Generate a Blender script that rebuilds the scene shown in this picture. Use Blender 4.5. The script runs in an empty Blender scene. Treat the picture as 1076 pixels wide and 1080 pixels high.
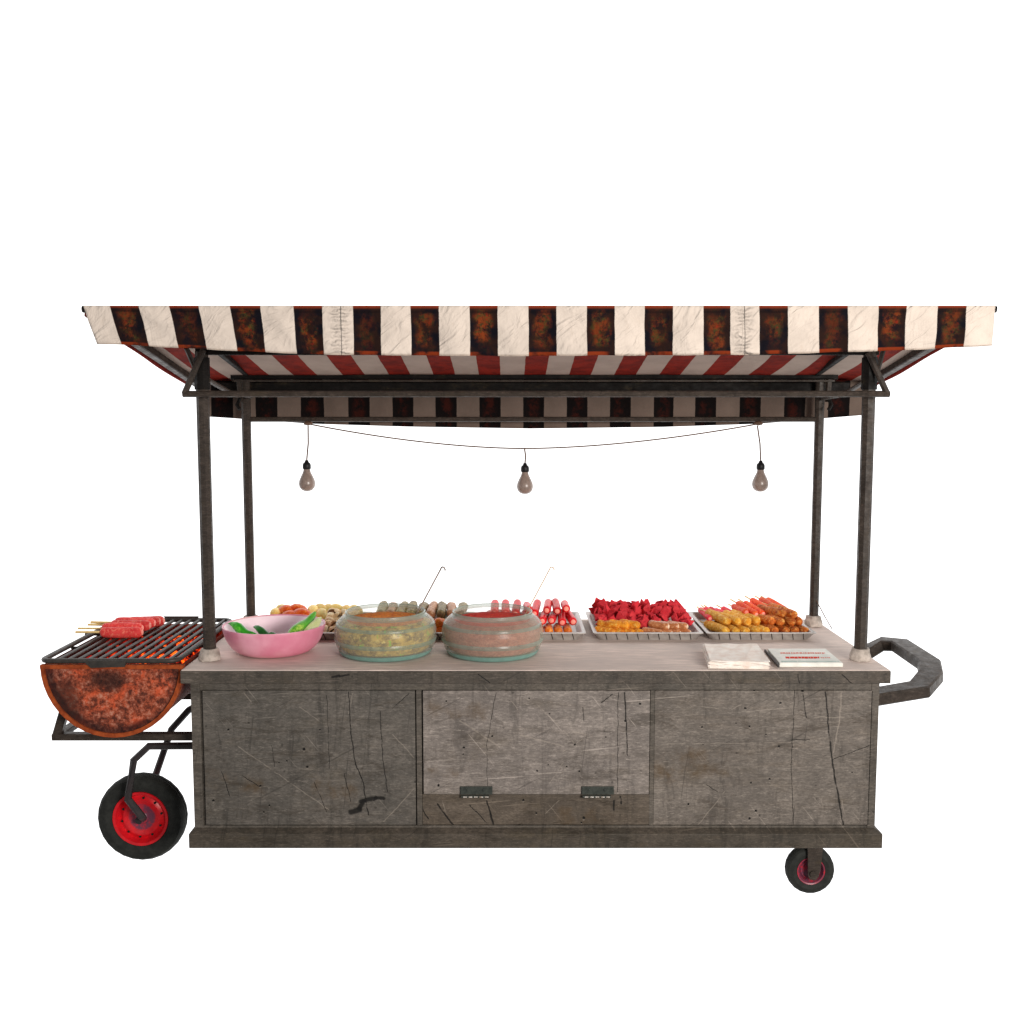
import bpy, bmesh, math, random
from mathutils import Vector, Matrix, noise
random.seed(7)
PI = math.pi
scene = bpy.context.scene
COL = scene.collection

# ------------------------------------------------------------------ camera
F = 1083.0; PITCH = 5.38; HC = 1.90            # focal length in photo pixels, downward pitch, eye height
cp, sp = math.cos(math.radians(PITCH)), math.sin(math.radians(PITCH))
cam = bpy.data.cameras.new('camera'); cam.sensor_fit = 'HORIZONTAL'; cam.sensor_width = 36
cam.lens = F/1076*36; cam.clip_end = 200; cam.clip_start = .05
camo = bpy.data.objects.new('camera', cam); COL.objects.link(camo)
camo.location = (0, 0, HC); camo.rotation_euler = (math.radians(90-PITCH), 0, 0)
scene.camera = camo
scene.render.resolution_x, scene.render.resolution_y = 1020, 1024

# ------------------------------------------------------------------ light
scene.view_settings.view_transform = 'Standard'; scene.view_settings.look = 'None'
scene.view_settings.exposure = 0.0; scene.view_settings.gamma = 1
w = bpy.data.worlds.new('World'); scene.world = w; w.use_nodes = True
nt = w.node_tree; nt.nodes.clear()
o_ = nt.nodes.new('ShaderNodeOutputWorld'); bg = nt.nodes.new('ShaderNodeBackground')
tc = nt.nodes.new('ShaderNodeTexCoord'); sx = nt.nodes.new('ShaderNodeSeparateXYZ')
mr = nt.nodes.new('ShaderNodeMapRange'); mr.interpolation_type = 'SMOOTHSTEP'
mr.inputs['From Min'].default_value = -.35; mr.inputs['From Max'].default_value = .35
mr.inputs['To Min'].default_value = .20; mr.inputs['To Max'].default_value = 1.75
nt.links.new(tc.outputs['Generated'], sx.inputs[0]); nt.links.new(sx.outputs['Y'], mr.inputs['Value'])
cmb = nt.nodes.new('ShaderNodeMix'); cmb.data_type = 'RGBA'
cmb.inputs['A'].default_value = (.10, .10, .105, 1); cmb.inputs['B'].default_value = (1, 1, 1, 1)
# white studio sweep in front of the camera, dim studio behind it
nt.links.new(mr.outputs[0], bg.inputs['Strength']); bg.inputs['Color'].default_value = (1, 1, 1, 1)
nt.links.new(bg.outputs[0], o_.inputs['Surface']); nt.nodes.remove(cmb)

def area(name, loc, target, size, power, color=(1, 1, 1)):
    l = bpy.data.lights.new(name, 'AREA'); l.shape = 'RECTANGLE'; l.size, l.size_y = size
    l.energy = power; l.color = color
    o = bpy.data.objects.new(name, l); COL.objects.link(o); o.location = loc
    o.rotation_euler = (Vector(target)-Vector(loc)).to_track_quat('-Z', 'Y').to_euler()
    return o
area('key_softbox', (2.9, -1.7, 2.3), (.3, 4.2, 1.3), (2.0, 1.4), 390, (1, .955, .90))
area('fill_softbox', (-2.6, -.6, 1.9), (0, 4.2, 1.0), (1.6, 1.6), 14, (.97, .98, 1))

# ------------------------------------------------------------------ projection helper
def P(px, py, Y):
    """point of the place at distance Y that the photograph shows at (px, py)"""
    a = (py-540)/F; den = cp - a*sp
    return Vector(((px-538)/F*Y/den, Y, HC + (-sp - a*cp)/den*Y))

def S(r, g, b):
    f = lambda c: (c/255/12.92) if c/255 <= .04045 else ((c/255+.055)/1.055)**2.4
    return (f(r), f(g), f(b), 1)

# ------------------------------------------------------------------ object helpers
WL = {}
def tag(o, label=None, cat=None, group=None, kind=None):
    if label: o['label'] = label
    if cat: o['category'] = cat
    if group: o['group'] = group
    if kind: o['kind'] = kind
    return o
def thing(name, loc, label, cat, group=None, rot=(0, 0, 0)):
    o = bpy.data.objects.new(name, None); COL.objects.link(o); o.empty_display_size = .05
    o.location = loc; o.rotation_euler = rot; WL[o] = Vector(loc)
    return tag(o, label, cat, group)
def obj(name, bm, mats, parent=None, smooth=False, local=False, world_origin=None):
    """link a bmesh as one object; verts are in world coordinates unless local"""
    me = bpy.data.meshes.new(name)
    if not isinstance(mats, (list, tuple)): mats = [mats]
    org = Vector((0, 0, 0))
    if not local:
        if world_origin is not None: org = Vector(world_origin)
        else:
            lo = Vector([min(v.co[i] for v in bm.verts) for i in range(3)])
            hi = Vector([max(v.co[i] for v in bm.verts) for i in range(3)])
            org = (lo+hi)/2
            if parent is None: org.z = lo.z
        for v in bm.verts: v.co -= org
    bmesh.ops.recalc_face_normals(bm, faces=bm.faces)
    bm.to_mesh(me); bm.free()
    for m in mats: me.materials.append(m)
    if smooth:
        for p in me.polygons: p.use_smooth = True
        me.set_sharp_from_angle(angle=math.radians(smooth if smooth is not True else 40))
    o = bpy.data.objects.new(name, me); COL.objects.link(o)
    if parent is not None:
        o.parent = parent; o.location = org - (WL[parent] if not local else Vector((0, 0, 0)))
    else: o.location = org
    WL[o] = org
    return o
def copy_tree(o, parent=None):
    c = o.copy(); COL.objects.link(c)
    if parent is not None: c.parent = parent
    for ch in list(o.children): copy_tree(ch, c)
    return c

# ------------------------------------------------------------------ mesh helpers
def bx(bm, lo, hi, bev=0, mi=0):
    g = bmesh.ops.create_cube(bm, size=1)
    c = [(a+b)/2 for a, b in zip(lo, hi)]; s = [b-a for a, b in zip(lo, hi)]
    for v in g['verts']: v.co = Vector((c[i]+v.co[i]*s[i] for i in range(3)))
    if bev:
        es = {e for v in g['verts'] for e in v.link_edges}
        r = bmesh.ops.bevel(bm, geom=list(es), offset=bev, segments=2, profile=.5, affect='EDGES')
        fs = r['faces']
    if mi:
        for v in g['verts']:
            if v.is_valid:
                for f in v.link_faces: f.material_index = mi
def tube(bm, pts, r, n=10, closed=False, flat=None, caps=True, mi=0, up=None):
    """round (or flat=(w,h) rectangular, bevelled) tube through points"""
    pts = [Vector(p) for p in pts]; m = len(pts); rings = []
    rad = r if isinstance(r, (list, tuple)) else [r]*m
    ref = Vector(up) if up else Vector((0, 0, 1)); 
    for i in range(m):
        a = pts[i-1] if (i or closed) else None; b = pts[(i+1) % m] if (i < m-1 or closed) else None
        d1 = (pts[i]-a).normalized() if a is not None else None
        d2 = (b-pts[i]).normalized() if b is not None else None
        t = (d1+d2).normalized() if (d1 is not None and d2 is not None) else (d1 if d1 is not None else d2)
        if abs(t.dot(ref)) > .97: ref2 = Vector((0, 1, 0)) if abs(t.y) < .9 else Vector((1, 0, 0))
        else: ref2 = ref
        x = t.cross(ref2).normalized(); y = x.cross(t).normalized()
        k = 1.0
        if d1 is not None and d2 is not None: k = 1/max(.55, t.dot(d1))
        ring = []
        if flat:
            w_, h_ = flat[0]/2, flat[1]/2; b_ = min(w_, h_)*.25
            prof = [(w_-b_, h_), (w_, h_-b_), (w_, -h_+b_), (w_-b_, -h_), (-w_+b_, -h_), (-w_, -h_+b_), (-w_, h_-b_), (-w_+b_, h_)]
            for u, v in prof: ring.append(bm.verts.new(pts[i]+x*u*k+y*v))
        else:
            for j in range(n):
                an = 2*PI*j/n
                ring.append(bm.verts.new(pts[i]+(x*math.cos(an)*k+y*math.sin(an))*rad[i]))
        rings.append(ring)
    q = len(rings[0]); fs = []
    for i in range(m if closed else m-1):
        A, B = rings[i], rings[(i+1) % m]
        for j in range(q): fs.append(bm.faces.new((A[j], A[(j+1) % q], B[(j+1) % q], B[j])))
    if caps and not closed:
        fs.append(bm.faces.new(rings[0][::-1])); fs.append(bm.faces.new(rings[-1]))
    if mi:
        for f in fs: f.material_index = mi
def lathe(bm, prof, c=(0, 0, 0), n=48, axis='Z', mi=0, wob=None):
    """profile of (radius, height) spun round an axis through c; r=0 closes"""
    rows = []; c = Vector(c)
    for k, (r, h) in enumerate(prof):
        row = []
        for j in range(n if r > 1e-6 else 1):
            a = 2*PI*j/n; rr = r*(wob(a, k) if wob else 1)
            if axis == 'Z': p = Vector((rr*math.cos(a), rr*math.sin(a), h))
            else: p = Vector((rr*math.cos(a), h, rr*math.sin(a)))
            row.append(bm.verts.new(c+p))
        rows.append(row)
    for A, B in zip(rows, rows[1:]):
        for j in range(n):
            j2 = (j+1) % n
            if len(A) == 1 and len(B) == 1: continue
            if len(A) == 1: f = bm.faces.new((A[0], B[j2], B[j]))
            elif len(B) == 1: f = bm.faces.new((A[j], A[j2], B[0]))
            else: f = bm.faces.new((A[j], A[j2], B[j2], B[j]))
            f.material_index = mi
def grid(bm, fn, nu, nv, uvfn=None):
    vs = [[bm.verts.new(fn(i/nu, j/nv)) for i in range(nu+1)] for j in range(nv+1)]
    uvl = bm.loops.layers.uv.verify() if uvfn else None
    for j in range(nv):
        for i in range(nu):
            f = bm.faces.new((vs[j][i], vs[j][i+1], vs[j+1][i+1], vs[j+1][i]))
            if uvfn:
                for lp, (a, b) in zip(f.loops, ((i, j), (i+1, j), (i+1, j+1), (i, j+1))):
                    lp[uvl].uv = uvfn(a/nu, b/nv)
def solid(o, t, off=-1):
    m = o.modifiers.new('thickness', 'SOLIDIFY'); m.thickness = t; m.offset = off; return o

# ------------------------------------------------------------------ material helpers
class NT:
    def __init__(s, name):
        s.m = bpy.data.materials.new(name); s.m.use_nodes = True; s.t = s.m.node_tree; s.t.nodes.clear()
        s.out = s.t.nodes.new('ShaderNodeOutputMaterial')
    def n(s, typ, **kw):
        x = s.t.nodes.new(typ)
        for k, v in kw.items(): setattr(x, k, v)
        return x
    def l(s, a, b): s.t.links.new(a, b)
    def set(s, sock, v):
        if isinstance(v, bpy.types.NodeSocket): s.l(v, sock)
        else: sock.default_value = v
    def math(s, op, a, b=0.0, clamp=False):
        x = s.n('ShaderNodeMath', operation=op, use_clamp=clamp); s.set(x.inputs[0], a); s.set(x.inputs[1], b); return x.outputs[0]
    def vm(s, op, a, b=None, out=0):
        x = s.n('ShaderNodeVectorMath', operation=op); s.set(x.inputs[0], a)
        if b is not None:
            if op == 'SCALE': s.set(x.inputs['Scale'], b)
            else: s.set(x.inputs[1], b)
        return x.outputs['Value'] if out == 'v' else x.outputs[0]
    def mix(s, f, a, b, mode='MIX'):
        x = s.n('ShaderNodeMix', data_type='RGBA', blend_type=mode); x.clamp_factor = True
        s.set(x.inputs[0], f); s.set(x.inputs['A'], a); s.set(x.inputs['B'], b); return x.outputs['Result']
    def pos(s, scale=(1, 1, 1), obj=False):
        g = s.n('ShaderNodeTexCoord').outputs['Object'] if obj else s.n('ShaderNodeNewGeometry').outputs['Position']
        return s.vm('MULTIPLY', g, scale)
    def noise(s, v, scale, detail=4, rough=.55, dist=0, col=False):
        x = s.n('ShaderNodeTexNoise'); s.l(v, x.inputs['Vector']); x.inputs['Scale'].default_value = scale
        x.inputs['Detail'].default_value = detail; x.inputs['Roughness'].default_value = rough; x.inputs['Distortion'].default_value = dist
        return x.outputs['Color' if col else 'Fac']
    def ramp(s, v, a, b, lo=0.0, hi=1.0):
        x = s.n('ShaderNodeMapRange', interpolation_type='SMOOTHSTEP'); s.set(x.inputs['Value'], v)
        for k, q in (('From Min', a), ('From Max', b), ('To Min', lo), ('To Max', hi)): x.inputs[k].default_value = q
        return x.outputs[0]
    def bump(s, h, strength=.3, dist=.002):
        x = s.n('ShaderNodeBump'); s.set(x.inputs['Height'], h); x.inputs['Strength'].default_value = strength
        x.inputs['Distance'].default_value = dist; return x.outputs[0]
    def bsdf(s, color, rough=.6, metal=0, spec=.3, normal=None, **kw):
        x = s.n('ShaderNodeBsdfPrincipled'); s.set(x.inputs['Base Color'], color); s.set(x.inputs['Roughness'], rough)
        s.set(x.inputs['Metallic'], metal); x.inputs['Specular IOR Level'].default_value = spec
        if normal is not None: s.l(normal, x.inputs['Normal'])
        for k, v in kw.items(): s.set(x.inputs[k], v)
        s.l(x.outputs[0], s.out.inputs['Surface']); return x
    def seg(s, p, a, b):
        """distance from p to the segment a-b (all in the XZ plane)"""
        a, b = Vector((a[0], 0, a[1])), Vector((b[0], 0, b[1])); ba = b-a; L = ba.length_squared
        pa = s.vm('SUBTRACT', p, tuple(a))
        if L < 1e-8: return s.vm('LENGTH', pa, out='v')
        h = s.math('MULTIPLY', s.vm('DOT_PRODUCT', pa, tuple(ba), out='v'), 1/L, clamp=True)
        q = s.vm('SCALE', tuple(ba), h)
        return s.vm('LENGTH', s.vm('SUBTRACT', pa, q), out='v')

def worn(name, c1, c2, c3, scale=1.0, dark=(), light=(), dots=(), rust=(), pits=.5, spec=.25, rough=.62, scr=1.0):
    """scuffed, stained grey metal: dark/light are real scratches as ((x,z),(x,z),half width)"""
    t = NT(name); p = t.pos()
    n1 = t.noise(p, 2.6*scale, 6, .6); n2 = t.noise(p, 14*scale, 8, .65); n3 = t.noise(t.pos((1, 1, 7)), 5*scale, 6, .6)
    n4 = t.noise(t.pos((1, 1, 2.2)), 60, 6, .72)
    c = t.mix(t.ramp(n1, .35, .68), c1, c2); c = t.mix(t.ramp(n3, .48, .75, 0, .75), c, c3)
    c = t.mix(t.ramp(n2, .3, .75, 0, .6), c, c2)
    c = t.mix(t.ramp(n4, .35, .62, .5, 0), c, tuple(x*.45 for x in c1[:3])+(1,))
    c = t.mix(t.ramp(n4, .56, .78, 0, .45), c, tuple(min(1, x*2.0) for x in c2[:3])+(1,))
    # olive and brown staining
    c = t.mix(t.ramp(t.noise(t.pos((1, 1, 2.6)), 3.3*scale, 7, .7), .53, .70, 0, .42), c, S(84, 72, 52))
    c = t.mix(t.ramp(t.noise(t.pos((1, 1, 1.8)), 9*scale, 8, .72, .5), .38, .66, .5, 0), c, tuple(x*.5 for x in c1[:3])+(1,))
    c = t.mix(t.ramp(t.noise(t.pos((5, 1, .9)), 3.4*scale, 7, .75, .6), .50, .66, 0, .62), c, tuple(x*.38 for x in c1[:3])+(1,))
    c = t.mix(t.ramp(t.noise(t.pos((1, 1, 3.2)), 4.6*scale, 8, .75, .8), .53, .64, 0, .62), c, tuple(x*.42 for x in c3[:3])+(1,))
    c = t.mix(t.ramp(t.noise(t.pos((1, 1, 14)), 7*scale, 5, .7), .55, .75, 0, .35), c, tuple(min(1, x*1.7) for x in c2[:3])+(1,))
    c = t.mix(t.ramp(t.noise(t.pos((1, 1, 5)), 60, 5, .8), .36, .52, .5, 0), c, tuple(x*.42 for x in c1[:3])+(1,))
    c = t.mix(t.ramp(t.noise(t.pos((1, 1, 6)), 38, 5, .8), .54, .70, 0, .40), c, tuple(min(1, x*2.1) for x in c2[:3])+(1,))
    h = n4
    # fine random scratches
    for k, (rz, sc) in enumerate(((.5, 5), (-.9, 6.5), (1.45, 4.5), (.08, 5.5))):
        mp = t.n('ShaderNodeVectorRotate', rotation_type='Y_AXIS'); t.l(p, mp.inputs['Vector']); mp.inputs['Angle'].default_value = rz
        v = t.vm('MULTIPLY', mp.outputs[0], (1, 1, 34)); v = t.vm('ADD', v, (k*7.3, 0, k*3.1))
        f = t.noise(v, sc*.55, 2, .5, .15)
        f = t.ramp(f, .715-.014*scr, .76-.014*scr, 0, (.30 if k % 2 else .5)*scr)
        if k % 2: c = t.mix(f, c, tuple(min(1, x*2.1) for x in c2[:3])+(1,))
        else: c = t.mix(f, c, tuple(x*.35 for x in c1[:3])+(1,))
    # pits
    vo = t.n('ShaderNodeTexVoronoi'); t.l(t.vm('ADD', p, t.vm('SCALE', t.noise(p, 60, 2, .5, 0, True), .012)), vo.inputs['Vector']); vo.inputs['Scale'].default_value = 17
    pit = t.math('MULTIPLY', t.ramp(vo.outputs['Distance'], .05, .11, 1, 0), t.ramp(t.noise(p, 5, 2), .5, .56))
    c = t.mix(t.math('MULTIPLY', pit, pits), c, S(22, 20, 18))
    if dark or light or dots or rust:
        wob = t.vm('SUBTRACT', t.noise(p, 26, 3, .6, 0, True), (.5, .5, .5))
        q = t.vm('MULTIPLY', t.vm('ADD', p, t.vm('SCALE', wob, .012)), (1, 0, 1))
        brk = t.ramp(t.noise(p, 24, 3, .6), .34, .5)
        for (a, b, r) in rust:
            f = t.ramp(t.seg(t.vm('ADD', q, t.vm('MULTIPLY', wob, (.06, 0, .06))), a, b), r*.1, r, .6, 0)
            c = t.mix(t.math('MULTIPLY', f, t.ramp(n2, .35, .7)), c, S(84, 64, 38))
        for (a, b, r) in light:
            f = t.math('MULTIPLY', t.ramp(t.seg(q, a, b), r*.5, r*1.4, .75, 0), brk); c = t.mix(t.math('MULTIPLY', f, .42), c, S(176, 163, 150))
        for (a, b, r) in dark:
            f = t.math('MULTIPLY', t.ramp(t.seg(q, a, b), r*.6, r*1.5, .92, 0), t.math('ADD', brk, .35, clamp=True)); c = t.mix(f, c, S(20, 18, 16))
            h = t.math('SUBTRACT', h, t.math('MULTIPLY', f, 1.2))
        for (a, r) in dots:
            f = t.ramp(t.seg(q, a, a), r*.6, r*1.2, 1, 0); c = t.mix(f, c, S(14, 13, 12)); h = t.math('SUBTRACT', h, f)
            f = t.ramp(t.seg(q, (a[0], a[1]-r*1.3), (a[0], a[1]-r*1.3)), r*.3, r*.9, .6, 0); c = t.mix(t.math('MULTIPLY', f, .6), c, S(150, 140, 130))
    t.bsdf(c, t.ramp(n2, .3, .7, rough-.1, rough+.15), .0, spec, t.bump(h, .35, .002))
    return t.m
def plain(name, c, rough=.5, spec=.3, var=.25, scale=20, metal=0, bump=.15, c2=None, obj=True, **kw):
    t = NT(name); p = t.pos(obj=obj); n = t.noise(p, scale, 5, .6)
    c2 = c2 or tuple(x*(1-var*1.6) for x in c[:3])+(1,)
    col = t.mix(t.ramp(n, .3, .72), c, c2)
    t.bsdf(col, rough, metal, spec, t.bump(t.noise(p, scale*2.5, 4), bump, .002), **kw)
    return t.m

FY = 3.880                                           # cabinet front plane
def q_(z, x, y): ox, oy = {1: (190, 690), 2: (430, 690), 3: (680, 690)}[z]; v = P(ox+x/4.138, oy+y/4.138, FY); return (v.x, v.z)
def sg(z, lst): return [(q_(z, a, b), q_(z, c, d), r) for a, b, c, d, r in lst]

M = {}
M['panel_left'] = worn('scuffed_metal_left', S(98, 93, 87), S(124, 116, 108), S(92, 82, 70),  # left panel darker, right lighter: part of the light gradient put into colours
    dark=sg(1, [(745, 690, 780, 680, .011), (780, 676, 800, 645, .009), (790, 642, 850, 628, .009), (850, 628, 888, 630, .006), (735, 165, 745, 340, .0017), (745, 340, 765, 480, .0018), (765, 480, 800, 560, .002),
        (800, 560, 820, 700, .002), (872, 250, 885, 460, .0014), (885, 460, 905, 600, .0014), (180, 510, 215, 620, .0015), (400, 400, 412, 490, .001), (640, 180, 652, 500, .001),
        (585, 560, 640, 690, .0012), (270, 530, 350, 580, .0014), (925, 240, 1000, 170, .0012), (715, 520, 745, 640, .0013)]),
    light=sg(1, [(250, 400, 650, 680, .0017), (1020, 590, 890, 730, .002), (930, 350, 1020, 450, .0018), (280, 170, 310, 210, .002), (520, 230, 620, 300, .0014), (760, 150, 735, 260, .0014)]),
    dots=[(q_(1, x, y), r) for x, y, r in ((210, 330, .005), (540, 415, .006), (555, 492, .005), (350, 575, .0045), (145, 640, .005), (465, 465, .004), (365, 688, .004), (390, 660, .004), (430, 475, .003), (610, 330, .003), (300, 300, .003))],
    rust=sg(1, [(120, 540, 330, 580, .05), (600, 590, 740, 600, .05)]))
M['panel_mid'] = worn('scuffed_metal_door', S(130, 121, 115), S(162, 151, 143), S(116, 105, 94), scr=1.15,
    dark=sg(2, [(845, 210, 892, 172, .0018), (918, 165, 915, 600, .0011), (945, 165, 955, 330, .0024), (955, 330, 960, 440, .0018), (385, 165, 345, 400, .0010), (345, 400, 350, 600, .0008), (765, 230, 768, 290, .0012)]),
    light=sg(2, [(230, 290, 400, 400, .003), (490, 350, 680, 400, .0025), (570, 225, 660, 310, .002), (680, 330, 740, 400, .0022), (680, 420, 760, 370, .002), (720, 335, 780, 350, .002), (450, 200, 480, 240, .0016), (620, 560, 680, 470, .0012)]),
    dots=[(q_(2, x, y), r) for x, y, r in ((1015, 215, .006), (950, 290, .005), (865, 360, .004), (730, 390, .005), (245, 405, .005), (135, 570, .006), (370, 355, .004), (565, 508, .004), (695, 488, .004), (748, 508, .004), (245, 435, .003), (168, 203, .004), (620, 258, .003), (614, 480, .003), (530, 190, .003))],
    rust=sg(2, [(100, 230, 330, 250, .05), (110, 500, 200, 520, .03)]))
M['panel_low'] = worn('scuffed_metal_lower', S(94, 84, 74), S(116, 104, 92), S(86, 73, 58),
    dark=sg(2, [(130, 655, 215, 770, .003), (345, 640, 362, 700, .0028), (362, 700, 380, 770, .0032), (50, 655, 90, 720, .002), (270, 660, 345, 735, .0018), (900, 640, 898, 682, .003), (928, 622, 932, 655, .003), (380, 765, 490, 745, .004)]),
    light=sg(2, [(60, 660, 60, 740, .0018), (150, 640, 170, 700, .0015), (660, 640, 600, 700, .0014)]),
    dots=[(q_(2, x, y), r) for x, y, r in ((505, 637, .005), (562, 695, .004), (770, 715, .006), (760, 735, .004))],
    rust=sg(2, [(690, 705, 850, 720, .06)]))
M['panel_right'] = worn('scuffed_metal_right', S(112, 104, 97), S(140, 130, 121), S(106, 93, 80), scr=1.1,
    dark=sg(3, [(790, 165, 808, 380, .0024), (808, 380, 830, 540, .003), (830, 540, 850, 650, .0028), (850, 650, 868, 750, .003), (655, 150, 640, 480, .0012), (640, 480, 650, 745, .0012),
        (690, 170, 705, 275, .0018), (270, 570, 320, 602, .0014), (640, 375, 720, 372, .0014), (820, 460, 980, 400, .0014)]),
    light=sg(3, [(862, 145, 850, 290, .0028), (850, 290, 825, 430, .0024), (90, 392, 640, 385, .0014), (215, 225, 340, 240, .0018), (380, 240, 420, 220, .002), (740, 275, 870, 275, .0018), (770, 640, 780, 670, .0014), (860, 640, 875, 700, .0022)])
        + sg(3, [(350, 600, 215, 768, .0016)]),
    dots=[(q_(3, x, y), r) for x, y, r in ((440, 238, .005), (592, 212, .005), (250, 318, .004), (458, 315, .004), (400, 300, .003), (585, 402, .005), (545, 545, .004), (458, 718, .005), (485, 683, .005), (190, 655, .004), (255, 395, .003), (530, 350, .003), (465, 560, .004), (690, 160, .006), (480, 158, .004), (905, 515, .003))],
    rust=sg(3, [(60, 470, 290, 430, .045), (60, 520, 330, 495, .05), (70, 540, 120, 530, .04)]))
M['frame_metal'] = worn('dark_scuffed_metal', S(94, 88, 81), S(118, 109, 100), S(88, 79, 68))
M['slab_edge'] = worn('countertop_metal', S(84, 78, 71), S(106, 96, 87), S(80, 70, 60),
    dark=sg(1, [(670, 92, 700, 84, .004), (700, 88, 745, 80, .003)]) + sg(2, [(310, 80, 360, 118, .002), (905, 95, 912, 88, .003)]) + sg(3, [(850, 80, 905, 128, .002), (660, 80, 665, 118, .0016)]))
M['plinth'] = worn('plinth_metal', S(76, 70, 62), S(96, 86, 76), S(72, 62, 49), pits=.3)
M['top'] = (lambda: (lambda t: (t.bsdf(
    t.mix(t.ramp(t.noise(t.pos((1, 1, 1)), 3.2, 5, .6), .35, .7), t.mix(t.ramp(t.noise(t.pos((1.0, 9, 1)), 9, 6, .7), .3, .7), S(238, 219, 208), S(192, 177, 168)), S(200, 186, 178)),
    .7, 0, .1, t.bump(t.noise(t.pos(), 60, 5), .15, .001)), t.m)[1])(NT('brushed_countertop')))()
M['steel'] = worn('dark_grey_steel', S(64, 56, 50), S(80, 70, 63), S(58, 49, 43), scale=2.2, pits=.0, spec=.2, rough=.5, scr=.3)
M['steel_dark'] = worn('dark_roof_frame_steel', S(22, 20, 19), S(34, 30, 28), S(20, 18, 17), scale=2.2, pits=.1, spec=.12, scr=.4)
M['steel_black'] = plain('black_tube_steel', S(44, 40, 42), .5, .3, c2=S(58, 52, 52), scale=30, obj=False)
M['flange'] = plain('pale_weld_flange', S(196, 184, 174), .8, .2, c2=S(150, 140, 131), scale=40, bump=.6)
M['rubber'] = plain('black_rubber', S(36, 37, 35), .75, .2, c2=S(50, 51, 48), scale=35, bump=.3)
M['bulb'] = plain('frosted_bulb_glass', S(150, 132, 122), .3, .6, c2=S(130, 114, 105), scale=60, bump=.05)
M['socket'] = plain('black_socket', S(22, 22, 24), .5, .3, scale=60)
M['cord'] = plain('brown_cord', S(84, 66, 54), .7, .2, c2=S(120, 92, 76), scale=120)
M['hinge'] = plain('dark_green_hinge_metal', S(62, 66, 60), .5, .4, c2=S(40, 44, 40), scale=60)
M['pin'] = plain('worn_bright_pin', S(230, 226, 220), .3, .5, c2=S(150, 130, 110), scale=90)
M['skewer'] = plain('bamboo', S(226, 190, 120), .7, .2, c2=S(240, 212, 150), scale=30)
M['tray'] = plain('brushed_tray_steel', S(186, 180, 174), .38, .5, c2=S(160, 152, 147), scale=30, metal=.15, bump=.1)
M['tray_rib'] = plain('dark_tray_rib', S(70, 62, 58), .5, .3)
M['paper'] = plain('white_paper', S(252, 246, 238), .8, .1, c2=S(238, 222, 210), scale=26, bump=.4)

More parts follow.
